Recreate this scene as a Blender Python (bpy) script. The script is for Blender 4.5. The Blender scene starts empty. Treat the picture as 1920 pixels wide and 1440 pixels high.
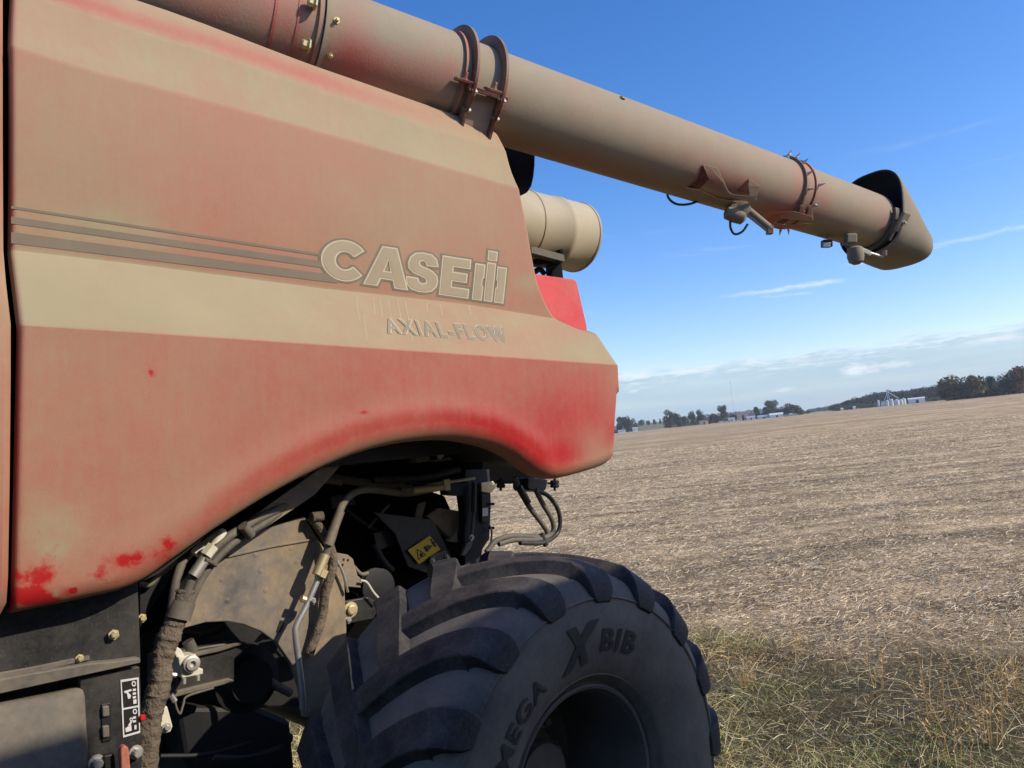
import bpy, bmesh, math, random
import numpy as np
from mathutils import Vector, Matrix
random.seed(7); rng = np.random.default_rng(11)
R = math.radians
SC = bpy.context.scene
COL = SC.collection

# ------------------------------------------------------------------ camera
EYE = 2.0
ROLL, PITCH, FPX = R(5.8), R(4.4), 1440.0
fw = Vector((0, math.cos(PITCH), math.sin(PITCH)))
rt0 = Vector((1, 0, 0)); up0 = rt0.cross(fw)
rt = rt0 * math.cos(ROLL) - up0 * math.sin(ROLL)
up = up0 * math.cos(ROLL) + rt0 * math.sin(ROLL)
cd = bpy.data.cameras.new('camera'); cam = bpy.data.objects.new('camera', cd); COL.objects.link(cam)
cd.sensor_width = 36; cd.lens = 36 * FPX / 1920; cd.clip_start = .05; cd.clip_end = 20000
cam.matrix_world = Matrix(((rt.x, up.x, -fw.x, 0), (rt.y, up.y, -fw.y, 0), (rt.z, up.z, -fw.z, EYE), (0, 0, 0, 1)))
SC.camera = cam

# ------------------------------------------------------------------ light
SUN_AZ, SUN_EL = R(108), R(31)          # azimuth clockwise from +Y
w = bpy.data.worlds.new('World'); SC.world = w; w.use_nodes = True
nt = w.node_tree; nt.nodes.clear()
def N(t, typ, **k):
    n = t.nodes.new(typ)
    for a, b in k.items(): setattr(n, a, b)
    return n
out = N(nt, 'ShaderNodeOutputWorld'); bg = N(nt, 'ShaderNodeBackground'); bg.inputs[1].default_value = .12
sky = N(nt, 'ShaderNodeTexSky', sky_type='NISHITA', sun_disc=False, sun_elevation=SUN_EL, sun_rotation=SUN_AZ,
        altitude=100, air_density=1.0, dust_density=.5, ozone_density=2.4)
tint = N(nt, 'ShaderNodeMix', data_type='RGBA', blend_type='MULTIPLY'); tint.inputs[0].default_value = 1; tint.inputs[7].default_value = (1.08, 1.01, 1.12, 1); nt.links.new(sky.outputs[0], tint.inputs[6])
hs = N(nt, 'ShaderNodeHueSaturation'); hs.inputs['Saturation'].default_value = 1.31; hs.inputs['Value'].default_value = 1.36
nt.links.new(tint.outputs[2], hs.inputs['Color'])
tc = N(nt, 'ShaderNodeTexCoord'); sx = N(nt, 'ShaderNodeSeparateXYZ'); nt.links.new(tc.outputs['Generated'], sx.inputs[0])
def wm(op, a, b=None, c=None, clamp=False):
    n = N(nt, 'ShaderNodeMath', operation=op); n.use_clamp = clamp
    for i, v in enumerate((a, b, c)):
        if v is None: continue
        if isinstance(v, (int, float)): n.inputs[i].default_value = v
        else: nt.links.new(v, n.inputs[i])
    return n.outputs[0]
def mr(v, a, b, c=0., d=1., interp='SMOOTHSTEP'):
    n = N(nt, 'ShaderNodeMapRange', interpolation_type=interp); nt.links.new(v, n.inputs[0])
    for i, q in enumerate((a, b, c, d)): n.inputs[i + 1].default_value = q
    return n.outputs[0]
# clouds: project the view direction on a high flat layer
az = wm('ARCTAN2', sx.outputs[0], sx.outputs[1])
el = sx.outputs[2]
def cvec(fx, fy, off=0.):
    n = N(nt, 'ShaderNodeCombineXYZ'); nt.links.new(wm('MULTIPLY_ADD', az, fx, off), n.inputs[0]); nt.links.new(wm('MULTIPLY', el, fy), n.inputs[1]); return n.outputs[0]
def noise(v, sc, det=5, rough=.6, dist=0.):
    n = N(nt, 'ShaderNodeTexNoise'); nt.links.new(v, n.inputs[0]); n.inputs['Scale'].default_value = sc; n.inputs['Detail'].default_value = det
    n.inputs['Roughness'].default_value = rough; n.inputs['Distortion'].default_value = dist; return n.outputs[0]
# the low pale bank of stratus hugging the horizon; its top edge is ragged
edge = wm('MULTIPLY_ADD', noise(cvec(6, 30), 3.2, 6, .62), .035, .058)
topv = wm('SUBTRACT', edge, el)
bank = mr(topv, -.002, .012)
bankn = noise(cvec(3, 38, 4.), 2.2, 5, .55)
bankf = wm('MULTIPLY', bank, mr(bankn, .2, .75, .75, 1.0))
rimf = wm('MULTIPLY', mr(topv, -.002, .005), mr(topv, .028, .006))
rimf = wm('MULTIPLY', rimf, mr(noise(cvec(7, 40, 9.), 5, 6, .6), .42, .62))
# thin cirrus streaks, a little higher
st = noise(cvec(2.2, 30, 1.7), 1.7, 5, .6, .4)
stf = wm('MULTIPLY', mr(st, .60, .78), wm('MULTIPLY', mr(el, .08, .14), mr(el, .36, .22)))
# a few small puffs
pf = noise(cvec(9, 34, 2.3), 1.5, 5, .55)
pff = wm('MULTIPLY', mr(pf, .66, .75), wm('MULTIPLY', mr(el, .022, .03), mr(el, .075, .06)))
def cmix(f, a, col, fac=1.):
    n = N(nt, 'ShaderNodeMix', data_type='RGBA'); nt.links.new(wm('MULTIPLY', f, fac), n.inputs[0]); nt.links.new(a, n.inputs[6])
    n.inputs[7].default_value = (*col, 1); return n.outputs[2]
SKYC = cmix(bankf, hs.outputs[0], (3.5, 4.8, 5.7), .95)
SKYC = cmix(rimf, SKYC, (6.0, 6.9, 7.5), .75)
SKYC = cmix(pff, SKYC, (5.0, 5.6, 6.2), .8)
SKYC = cmix(stf, SKYC, (5, 6.2, 7.2), .30)
def ael0(x, y):
    v = (rt * ((x - 960) / FPX) - up * ((y - 720) / FPX) + fw).normalized(); return math.atan2(v.x, v.y), v.z
for (cx, cy, wx, wy, am) in ((1612, 692, 34, 13, .95), (1682, 683, 28, 8, .6), (1470, 731, 20, 5, .6), (1188, 734, 12, 4, .5), (1280, 697, 30, 6, .7), (1185, 705, 45, 8, .8), (1880, 634, 60, 5, .6), (1330, 690, 22, 5, .5)):
    a0, e0 = ael0(cx, cy); u1 = wm('MULTIPLY', wm('SUBTRACT', az, a0), FPX / wx * .95); u2 = wm('MULTIPLY', wm('SUBTRACT', wm('ADD', el, wm('MULTIPLY', wm('SUBTRACT', az, a0), 0.)), e0), FPX / wy)
    rr = wm('ADD', wm('MULTIPLY', u1, u1), wm('MULTIPLY', u2, u2)); nn = noise(cvec(26, 90, cx), 2.3, 6, .62); q = mr(wm('ADD', rr, wm('MULTIPLY_ADD', nn, 3.2, -1.6)), 1.1, -.25)
    SKYC = cmix(q, SKYC, (6.4, 6.9, 7.4), am)
def ael(x, y):
    v = (rt * ((x - 960) / FPX) - up * ((y - 720) / FPX) + fw).normalized(); return math.atan2(v.x, v.y), v.z
for (xa, ya, xb, yb, wd, am) in ((1315, 562, 1600, 522, .0042, .75), (1400, 560, 1530, 548, .003, .35), (1640, 485, 1990, 408, .0045, .38), (1560, 500, 1680, 486, .003, .3)):   # wind-drawn wisps
    (a0, e0), (a1, e1) = ael(xa, ya), ael(xb, yb); k = (e1 - e0) / (a1 - a0)
    line = wm('MULTIPLY_ADD', az, k, e0 - k * a0); dv = wm('ABSOLUTE', wm('SUBTRACT', wm('ADD', el, wm('MULTIPLY_ADD', noise(cvec(20, 60, xa), 2.0, 5, .6), .010, -.005)), line))
    q = wm('MULTIPLY', mr(dv, wd, 0.), wm('MULTIPLY', mr(az, a0, a0 + (a1 - a0) * .55), mr(az, a1, a1 - (a1 - a0) * .18)))
    SKYC = cmix(wm('MULTIPLY', q, mr(noise(cvec(30, 150, xb), 2.2, 5, .65), .3, .6, .35, 1.)), SKYC, (5.6, 6.6, 7.4), am)
nt.links.new(SKYC, bg.inputs[0]); nt.links.new(bg.outputs[0], out.inputs[0])
sd = bpy.data.lights.new('sun', 'SUN'); sun = bpy.data.objects.new('sun', sd); COL.objects.link(sun)
sd.energy = 3.7; sd.angle = R(.53); sd.color = (1, .905, .755)
SUNV = Vector((math.sin(SUN_AZ) * math.cos(SUN_EL), math.cos(SUN_AZ) * math.cos(SUN_EL), math.sin(SUN_EL)))
sun.rotation_euler = SUNV.to_track_quat('Z', 'Y').to_euler()
SC.view_settings.view_transform = 'Standard'; SC.view_settings.look = 'None'; SC.view_settings.gamma = 1
SC.view_settings.exposure = .25; SC.view_settings.use_curve_mapping = False

# ------------------------------------------------------------------ measuring helpers
CAMP = Vector((0, 0, EYE))
def ray(x, y): return rt * ((x - 960) / FPX) - up * ((y - 720) / FPX) + fw
def P(x, y, d): return CAMP + ray(x, y) * d                      # point seen at pixel, d metres ahead
def px(p):
    q = Vector(p) - CAMP; z = q.dot(fw); return 960 + FPX * q.dot(rt) / z, 720 - FPX * q.dot(up) / z
YAW = R(47)
AX = Vector((math.sin(YAW), math.cos(YAW), 0)); INW = Vector((-math.cos(YAW), math.sin(YAW), 0)); ZZ = Vector((0, 0, 1))
def M(s, D, z): return AX * s + INW * D + ZZ * z                   # machine frame: along, inward distance, height
def U(x, y, D):                                                    # pixel -> (s, z) on the machine plane D
    v = ray(x, y); q = v * (D / v.dot(INW)); return q.dot(AX), q.z + EYE
def UM(x, y, D): s, z = U(x, y, D); return M(s, D, z)
def G(x, y):                                                       # pixel -> ground
    v = ray(x, y); return CAMP + v * (-EYE / v.z)

# ------------------------------------------------------------------ materials
def mat(name, col, rough=.6, metal=0., dust=None, dcol=(.40, .30, .19), dscale=3., bump=.0, bscale=60., bdist=.004, var=.12, vscale=4., spec=.4, attr=None, dsoft=.12, updust=0., speck=0.):
    m = bpy.data.materials.new(name); m.use_nodes = True; t = m.node_tree; b = t.nodes['Principled BSDF']
    b.inputs['Roughness'].default_value = rough; b.inputs['Metallic'].default_value = metal; b.inputs['Specular IOR Level'].default_value = spec
    L = t.links.new
    tcn = N(t, 'ShaderNodeTexCoord'); oc = tcn.outputs['Object']
    def nz(sc, det=6, ro=.6, stretch=None):
        n = N(t, 'ShaderNodeTexNoise'); n.inputs['Scale'].default_value = sc; n.inputs['Detail'].default_value = det; n.inputs['Roughness'].default_value = ro
        if stretch:
            mp = N(t, 'ShaderNodeMapping'); mp.inputs['Scale'].default_value = stretch; L(oc, mp.inputs[0]); L(mp.outputs[0], n.inputs[0])
        else: L(oc, n.inputs[0])
        return n.outputs[0]
    def ma(op, a, b2, c=None, clamp=False):
        n = N(t, 'ShaderNodeMath', operation=op); n.use_clamp = clamp
        for i, v in enumerate((a, b2, c)):
            if v is None: continue
            if isinstance(v, (int, float)): n.inputs[i].default_value = v
            else: L(v, n.inputs[i])
        return n.outputs[0]
    def mrr(v, a, b2, c=0., d=1.):
        n = N(t, 'ShaderNodeMapRange'); L(v, n.inputs[0])
        for i, q in enumerate((a, b2, c, d)): n.inputs[i + 1].default_value = q
        return n.outputs[0]
    c = N(t, 'ShaderNodeMix', data_type='RGBA', blend_type='MULTIPLY'); c.inputs[0].default_value = 1
    if attr == 'Col':
        a = N(t, 'ShaderNodeAttribute', attribute_name='Col'); L(a.outputs[0], c.inputs[6])
    else: c.inputs[6].default_value = (*col, 1)
    g = mrr(nz(vscale), .3, .7, 1 - var, 1 + var)
    cg = N(t, 'ShaderNodeCombineXYZ'); [L(g, cg.inputs[i]) for i in range(3)]
    L(cg.outputs[0], c.inputs[7]); cur = c.outputs[2]
    if dust is not None:
        n1 = nz(dscale, 8, .62); n2 = nz(dscale * 14, 4, .6)
        f = ma('ADD', mrr(n1, .3, .7, -dsoft, dsoft), mrr(n2, .3, .7, -dsoft * .35, dsoft * .35))
        if attr == 'dust':
            a = N(t, 'ShaderNodeAttribute', attribute_name='dust'); f = ma('ADD', f, a.outputs['Fac'])
        else: f = ma('ADD', f, dust)
        if updust:
            ge = N(t, 'ShaderNodeNewGeometry'); sp = N(t, 'ShaderNodeSeparateXYZ'); L(ge.outputs['Normal'], sp.inputs[0])
            f = ma('MULTIPLY_ADD', sp.outputs[2], updust, f)
        if attr == 'dust':
            a2 = N(t, 'ShaderNodeAttribute', attribute_name='scuff'); q1 = ma('ADD', nz(22, 4, .6), ma('MULTIPLY', a2.outputs['Fac'], .53)); f = ma('ADD', f, mrr(nz(6, 5, .7, (6, 6, .5)), .3, .7, -.045, .045)); f = ma('ADD', f, mrr(nz(380, 3, .7), .3, .7, -.09, .09)); f = ma('ADD', f, mrr(nz(46, 5, .7), .3, .7, -.045, .045)); f = ma('SUBTRACT', f, mrr(q1, .72, .93, 0., .50))
        if speck:
            f = ma('ADD', f, mrr(nz(190, 2, .5), .62, .72, 0., speck))
        f = ma('MULTIPLY', f, 1., clamp=True)
        x = N(t, 'ShaderNodeMix', data_type='RGBA'); L(f, x.inputs[0]); L(cur, x.inputs[6])
        d2 = N(t, 'ShaderNodeMix', data_type='RGBA'); L(nz(dscale * 2.3), d2.inputs[0]); d2.inputs[6].default_value = (*[q * .86 for q in dcol], 1); d2.inputs[7].default_value = (*[min(1, q * 1.12) for q in dcol], 1)
        L(d2.outputs[2], x.inputs[7]); cur = x.outputs[2]
        L(ma('MULTIPLY_ADD', f, .9 - rough, rough), b.inputs['Roughness'])
    L(cur, b.inputs['Base Color'])
    if bump:
        bn = N(t, 'ShaderNodeBump'); bn.inputs['Strength'].default_value = bump; bn.inputs['Distance'].default_value = bdist; L(nz(bscale, 5, .65), bn.inputs['Height']); L(bn.outputs[0], b.inputs['Normal'])
    return m
TAN = (.40, .33, .195)
MT = {}
MT['panel'] = mat('dusty_red_paint', (.42, .016, .018), .36, dust=0, dcol=(.35, .287, .166), attr='dust', dscale=1.3, dsoft=.10, bump=.12, bscale=260, var=.05, speck=.12)
MT['auger'] = mat('auger_paint', (.44, .03, .028), .4, dust=0, dcol=(.31, .255, .17), attr='dust', dscale=3.2, dsoft=.09, bump=.3, bscale=90, var=.14, speck=.15)
MT['auger2'] = mat('shaded_auger_paint', (.12, .018, .016), .5, dust=.28, dcol=TAN, dscale=5, dsoft=.25, updust=.35, bump=.15, bscale=120)  # dark maroon puts unlit clamp faces and shaded recesses into the colour
MT['dustred'] = mat('bracket_paint', (.42, .045, .035), .5, dust=.45, dcol=TAN, dscale=5, dsoft=.3, bump=.2, bscale=120)
MT['redbox'] = mat('clean_red_paint', (.62, .022, .028), .35, dust=.14, dcol=TAN, dscale=2.2, dsoft=.14)
MT['black'] = mat('black_sheet', (.015, .015, .016), .42, dust=.09, dcol=(.22, .19, .14), dscale=3, dsoft=.14, bump=.1, bscale=90, updust=.25, speck=.2)
MT['dark'] = mat('dark_chassis', (.010, .010, .011), .6, dust=.02, dcol=(.12, .10, .075), dscale=4, dsoft=.08, bump=.2, bscale=60, updust=.12)
MT['void'] = mat('shade_black', (.004, .004, .004), .9, spec=.05)  # near black stands in for deep shade in gaps and under the arch
MT['tank'] = mat('dusty_black_plastic', (.03, .029, .027), .5, dust=.46, dcol=(.29, .24, .17), dscale=3, dsoft=.26, bump=.15, bscale=80, updust=.2)
MT['plate'] = mat('dusty_grey_plate', (.11, .105, .10), .45, dust=.46, dcol=(.34, .25, .15), dscale=2.2, dsoft=.60, bump=.35, bscale=40, vscale=2, var=.5, speck=.2)
MT['steel'] = mat('zinc_steel', (.55, .53, .50), .35, metal=.7, dust=.2, dcol=TAN, dscale=8, dsoft=.2)
MT['brass'] = mat('yellow_zinc', (.62, .52, .28), .35, metal=.6, dust=.3, dcol=TAN, dscale=8, dsoft=.2)
MT['pale'] = mat('pale_fitting', (.72, .68, .55), .5, dust=.2, dcol=TAN, dscale=8, dsoft=.2)
MT['hose'] = mat('rubber_hose', (.045, .043, .04), .55, dust=.35, dcol=(.30, .25, .18), dscale=6, dsoft=.2, bump=.2, bscale=90)
MT['hoseb'] = mat('clean_black_hose', (.015, .015, .016), .4, dust=.08, dcol=(.3, .25, .18), dscale=6, dsoft=.1)
MT['sleeve'] = mat('woven_hose_sleeve', (.055, .045, .035), .85, dust=.42, dcol=(.26, .195, .13), dscale=7, dsoft=.3, bump=1., bscale=13, bdist=.035)
MT['lug'] = mat('tread_rubber', (.034, .033, .034), .65, dust=.10, dcol=(.19, .165, .13), dscale=7, dsoft=.32, bump=.3, bscale=45, var=.15, spec=.25, speck=.25, updust=.12)
MT['rubber'] = mat('tyre_rubber', (.10, .092, .082), .78, dust=.50, dcol=(.25, .215, .165), dscale=4, dsoft=.34, bump=.35, bscale=55, var=.18, spec=.25, speck=.15, updust=.10)
MT['rubtxt'] = mat('tyre_raised_letters', (.040, .037, .034), .6, dust=.12, dcol=(.15, .14, .12), dscale=9, dsoft=.06)
MT['rim'] = mat('dark_rim_paint', (.085, .08, .074), .5, dust=.4, dcol=(.20, .18, .145), dscale=4, dsoft=.15, updust=.2)
MT['tin'] = mat('dusty_cream_tin', (.42, .36, .24), .55, dust=.5, dcol=(.46, .385, .255), dscale=3, dsoft=.3, bump=.15, bscale=60, speck=.1)
MT['navy'] = mat('black_duct', (.010, .011, .016), .35, dust=.03, dcol=(.2, .18, .14), dsoft=.05)
MT['spoutin'] = mat('shaded_spout_inside', (.012, .012, .012), .6)  # hood interior lies in shade; that darkness is put into the colour
MT['spout'] = mat('dusty_spout', (.10, .085, .065), .6, dust=.70, dcol=(.31, .255, .17), dscale=3, dsoft=.14, bump=.15, bscale=90, updust=.15)
MT['cuff'] = mat('dusty_cuff', (.05, .047, .042), .5, dust=.25, dcol=(.3, .25, .18), dscale=5, dsoft=.15)
MT['bracket'] = mat('dusty_bracket', (.28, .07, .05), .6, dust=.88, dcol=(.33, .255, .175), dscale=6, dsoft=.3, bump=.2, bscale=100)
MT['stripe'] = mat('charcoal_decal_dusty', (.10, .08, .06), .5, dust=.55, dcol=(.29, .225, .15), dscale=1.8, dsoft=.14, speck=.1)
MT['halo'] = mat('letter_halo_decal', (.10, .085, .06), .6, dust=.5, dcol=(.30, .245, .16), dscale=3, dsoft=.16)  # dark printed halo round each letter
MT['letfill'] = mat('letter_face_decal', (.34, .275, .175), .6, dust=.4, dcol=(.42, .33, .21), dscale=3, dsoft=.2)
MT['letrim'] = mat('letter_edge_decal', (.58, .50, .33), .6, dust=.3, dcol=(.5, .4, .27), dscale=5, dsoft=.3)
MT['axrim'] = mat('small_letter_edge_decal', (.47, .41, .26), .6, dust=.35, dcol=(.5, .4, .27), dscale=5, dsoft=.3)
MT['axfill'] = mat('small_letter_face_decal', (.20, .17, .11), .6, dust=.35, dcol=(.42, .33, .22), dscale=5, dsoft=.3)
MT['yellow'] = mat('yellow_decal', (.80, .50, .02), .45, dust=.06, dcol=TAN, dsoft=.06)
MT['ink'] = mat('black_ink', (.015, .014, .012), .5)
MT['white'] = mat('white_decal', (.72, .70, .66), .5, dust=.15, dcol=TAN, dscale=9, dsoft=.2)
MT['redlamp'] = mat('red_reflector', (.55, .02, .02), .3)
MT['lamp'] = mat('lamp_lens', (.35, .36, .38), .15, spec=.8)

# ------------------------------------------------------------------ mesh helpers
def link(name, me, m=None, parent=None, smooth=False, **props):
    o = bpy.data.objects.new(name, me); COL.objects.link(o)
    if m: me.materials.append(m)
    if smooth: me.polygons.foreach_set('use_smooth', [True] * len(me.polygons))
    if parent is not None:
        o.parent = parent; o.matrix_parent_inverse = Matrix.Translation(-parent.location)
    for k, v in props.items(): o[k] = v
    return o
def obj(name, V, F, m=None, parent=None, smooth=False, fix=True, **props):
    me = bpy.data.meshes.new(name); me.from_pydata([tuple(v) for v in V], [], F)
    if fix:
        b = bmesh.new(); b.from_mesh(me); bmesh.ops.remove_doubles(b, verts=b.verts, dist=1e-5); bmesh.ops.recalc_face_normals(b, faces=b.faces); b.to_mesh(me); b.free()
    me.update(); return link(name, me, m, parent, smooth, **props)
def tagp(o, label, cat, group=None, kind=None):
    if label: o['label'] = label
    if cat: o['category'] = cat
    if group: o['group'] = group
    if kind: o['kind'] = kind
    return o
def empty(name, loc, label, cat, group=None):
    o = bpy.data.objects.new(name, None); COL.objects.link(o); o.location = loc; return tagp(o, label, cat, group)
def bev(o, wd=.004, seg=2):
    b = o.modifiers.new('bevel', 'BEVEL'); b.width = wd; b.segments = seg; b.limit_method = 'ANGLE'; b.angle_limit = R(35); return o
def prism_pts(front, off):                                        # closed outline -> solid
    n = len(front); b = bmesh.new(); a = [b.verts.new(p) for p in front]; c = [b.verts.new(Vector(p) + off) for p in front]
    b.faces.new(a); b.faces.new(c[::-1])
    for i in range(n): b.faces.new((a[i], c[i], c[(i + 1) % n], a[(i + 1) % n]))
    bmesh.ops.recalc_face_normals(b, faces=b.faces)
    bmesh.ops.triangulate(b, faces=[f for f in b.faces if len(f.verts) > 4]); return b
def plate(name, pts, D, th, m, parent, bevel=.003, tilt=None):   # pixel outline on machine plane D, th metres thick inward
    fr = [UM(x, y, D) for x, y in pts]; b = prism_pts(fr, INW * th); me = bpy.data.meshes.new(name); b.to_mesh(me); b.free()
    o = link(name, me, m, parent)
    if bevel: bev(o, bevel)
    return o
def decal(name, pts, D, m, parent, th=.0015): return plate(name, pts, D, th, m, parent, 0)
def mbox(name, s0, s1, D0, D1, z0, z1, m, parent, bevel=.004):
    V = [M(s, D, z) for s in (s0, s1) for D in (D0, D1) for z in (z0, z1)]
    F = [(0, 1, 3, 2), (4, 6, 7, 5), (0, 4, 5, 1), (2, 3, 7, 6), (0, 2, 6, 4), (1, 5, 7, 3)]
    o = obj(name, V, F, m, parent)
    if bevel: bev(o, bevel)
    return o
def smoothpath(pts, n=6):
    pts = [Vector(p) for p in pts]
    if len(pts) < 3: return pts
    o = []; q = [pts[0] * 2 - pts[1]] + pts + [pts[-1] * 2 - pts[-2]]
    for i in range(1, len(q) - 2):
        for k in range(n):
            t = k / n; a, b, c, d = q[i - 1:i + 3]
            o.append(.5 * ((2 * b) + (c - a) * t + (2 * a - 5 * b + 4 * c - d) * t * t + (3 * b - a - 3 * c + d) * t ** 3))
    return o + [pts[-1]]
def sweep(pts, rad, seg=12, wob=0.):
    pts = [Vector(p) for p in pts]; n = len(pts); V = []; F = []; nor = None
    for i, p in enumerate(pts):
        t = (pts[min(i + 1, n - 1)] - pts[max(i - 1, 0)]).normalized()
        if nor is None: nor = t.orthogonal().normalized()
        nor = (nor - t * nor.dot(t)).normalized(); bi = t.cross(nor)
        r = rad(i / (n - 1)) if callable(rad) else rad
        for k in range(seg):
            a = 2 * math.pi * k / seg; rr = r * (1 + wob * random.uniform(-1, 1)); V.append(p + (nor * math.cos(a) + bi * math.sin(a)) * rr)
    for i in range(n - 1):
        for k in range(seg): F.append((i * seg + k, i * seg + (k + 1) % seg, (i + 1) * seg + (k + 1) % seg, (i + 1) * seg + k))
    F.append(tuple(range(seg))[::-1]); F.append(tuple(range((n - 1) * seg, n * seg)))
    return V, F
def tube(name, pts, rad, m, parent, n=6, seg=12, wob=0., **props):
    V, F = sweep(smoothpath(pts, n), rad, seg, wob); o = obj(name, V, F, m, parent, True, fix=False, **props); es(o); return o
def es(o, a=40):
    md = o.modifiers.new('split', 'EDGE_SPLIT'); md.split_angle = R(a); return o
def lathe(name, o0, d, prof, m, parent, seg=48, uref=None, close=False, smooth=True, a0=0., a1=2 * math.pi, split=35):
    d = Vector(d).normalized(); e1 = (Vector(uref) - d * Vector(uref).dot(d)).normalized() if uref is not None else d.orthogonal().normalized(); e2 = d.cross(e1)
    full = abs(a1 - a0 - 2 * math.pi) < 1e-6; ns = seg if full else seg + 1; V = []; F = []
    for t, r in prof:
        for k in range(ns):
            a = a0 + (a1 - a0) * k / seg; V.append(Vector(o0) + d * t + (e1 * math.cos(a) + e2 * math.sin(a)) * r)
    for i in range(len(prof) - 1):
        for k in range(seg):
            k2 = (k + 1) % ns; F.append((i * ns + k, i * ns + k2, (i + 1) * ns + k2, (i + 1) * ns + k))
    if close: F.append(tuple(range(ns))); F.append(tuple(range((len(prof) - 1) * ns, len(prof) * ns)))
    o = obj(name, V, F, m, parent, smooth, fix=True)
    if split: es(o, split)
    return o
def boltm(name, p, d, r, h, m, parent, washer=True, seg=6):
    prof = [(0, r * 1.6), (h * .2, r * 1.6)] if washer else [(0, r)]
    prof += [(h * .22, r), (h * .85, r), (h, r * .75), (h * 1.001, .0001)]
    return lathe(name, p, d, prof, m, parent, seg=seg, smooth=False, split=0)
def paint(o, base, blobs=(), fn=None, scuff=None):                            # dust cover, 0 bare paint .. 1 full dust, stuck to the surface
    me = o.data; a = me.attributes.new('dust', 'FLOAT', 'POINT'); n = len(me.vertices); v = np.empty(n * 3); me.vertices.foreach_get('co', v); v = v.reshape(-1, 3)
    q = v - np.array(CAMP); z = q @ np.array(fw); X = 960 + FPX * (q @ np.array(rt)) / z; Y = 720 - FPX * (q @ np.array(up)) / z
    d = np.full(n, float(base))
    if fn: d = fn(v, X, Y, d)
    if scuff is not None:
        sc_ = np.zeros(n)
        for bx, by, rx, ry, am in scuff: sc_ = np.maximum(sc_, am * np.exp(-((X - bx) / rx) ** 2 - ((Y - by) / ry) ** 2))
        me.attributes.new('scuff', 'FLOAT', 'POINT').data.foreach_set('value', sc_.astype(np.float32))
    for bx, by, rx, ry, am in blobs: d += am * np.exp(-((X - bx) / rx) ** 2 - ((Y - by) / ry) ** 2)
    a.data.foreach_set('value', d.astype(np.float32))

# ================================================================== GROUND
def terrain_h(x, y):
    d = np.hypot(x, y)
    h = np.clip((d - 30) / 400, 0, 1) ** 1.3 * 1.5
    return h + .012 * np.sin(x * 1.3) * np.sin(y * .9 + 1) * np.clip(d / 5, 0, 1)
def ground_mat():
    m = bpy.data.materials.new('stubble_soil'); m.use_nodes = True; t = m.node_tree; b = t.nodes['Principled BSDF']; L = t.links.new
    b.inputs['Roughness'].default_value = .95; b.inputs['Specular IOR Level'].default_value = .1
    tcn = N(t, 'ShaderNodeTexCoord'); oc = tcn.outputs['Object']
    def nz(sc, det=6, ro=.6, st=None, rot=0):
        n = N(t, 'ShaderNodeTexNoise'); n.inputs['Scale'].default_value = sc; n.inputs['Detail'].default_value = det; n.inputs['Roughness'].default_value = ro
        mp = N(t, 'ShaderNodeMapping'); mp.inputs['Scale'].default_value = st or (1, 1, 1); mp.inputs['Rotation'].default_value = (0, 0, rot); L(oc, mp.inputs[0]); L(mp.outputs[0], n.inputs[0]); return n.outputs[0]
    def ramp(v, *st):
        r = N(t, 'ShaderNodeValToRGB'); L(v, r.inputs[0]); e = r.color_ramp.elements
        while len(e) < len(st): e.new(.5)
        for i, (p, c) in enumerate(st): e[i].position = p; e[i].color = (*c, 1)
        return r.outputs[0]
    fine = nz(28, 8, .72); mid = nz(.6, 5, .6, (.25, 1.2, 1), R(-62)); big = nz(.05, 4, .6, (.3, 1.5, 1), R(-62)); clump = nz(3.2, 5, .65, (1, .5, 1), .4)
    c1 = ramp(fine, (.34, (.07, .045, .028)), (.46, (.42, .31, .185)), (.56, (.76, .61, .385)), (.70, (.96, .81, .55)))
    g = N(t, 'ShaderNodeMix', data_type='RGBA', blend_type='MULTIPLY'); g.inputs[0].default_value = 1; L(c1, g.inputs[6])
    L(ramp(mid, (.35, (.66, .64, .62)), (.65, (1.28, 1.25, 1.18))), g.inputs[7])
    g2 = N(t, 'ShaderNodeMix', data_type='RGBA', blend_type='MULTIPLY'); g2.inputs[0].default_value = 1; L(g.outputs[2], g2.inputs[6]); L(ramp(big, (.3, (.78, .76, .74)), (.7, (1.2, 1.18, 1.14))), g2.inputs[7])
    g3 = N(t, 'ShaderNodeMix', data_type='RGBA', blend_type='MULTIPLY'); g3.inputs[0].default_value = 1; L(g2.outputs[2], g3.inputs[6]); L(ramp(clump, (.3, (.6, .57, .55)), (.62, (1.15, 1.15, 1.15))), g3.inputs[7])
    g4 = N(t, 'ShaderNodeMix', data_type='RGBA', blend_type='MULTIPLY'); g4.inputs[0].default_value = 1; L(g3.outputs[2], g4.inputs[6]); L(ramp(nz(.9, 8, .72, (.45, 1.6, 1), R(-30)), (.38, (.60, .56, .53)), (.60, (1.22, 1.2, 1.18))), g4.inputs[7]); g3 = g4
    # verge: darker, greener soil near the machine
    a = N(t, 'ShaderNodeAttribute', attribute_name='verge'); x = N(t, 'ShaderNodeMix', data_type='RGBA'); L(a.outputs['Fac'], x.inputs[0]); L(g3.outputs[2], x.inputs[6])
    L(ramp(nz(22, 7, .7), (.3, (.06, .045, .025)), (.6, (.20, .155, .08)), (.75, (.36, .28, .15))), x.inputs[7])
    L(x.outputs[2], b.inputs['Base Color'])
    bn = N(t, 'ShaderNodeBump'); bn.inputs['Strength'].default_value = .9; bn.inputs['Distance'].default_value = .05; L(fine, bn.inputs['Height'])
    bn2 = N(t, 'ShaderNodeBump'); bn2.inputs['Strength'].default_value = .6; bn2.inputs['Distance'].default_value = .12; L(clump, bn2.inputs['Height']); L(bn.outputs[0], bn2.inputs['Normal']); L(bn2.outputs[0], b.inputs['Normal'])
    return m
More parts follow.
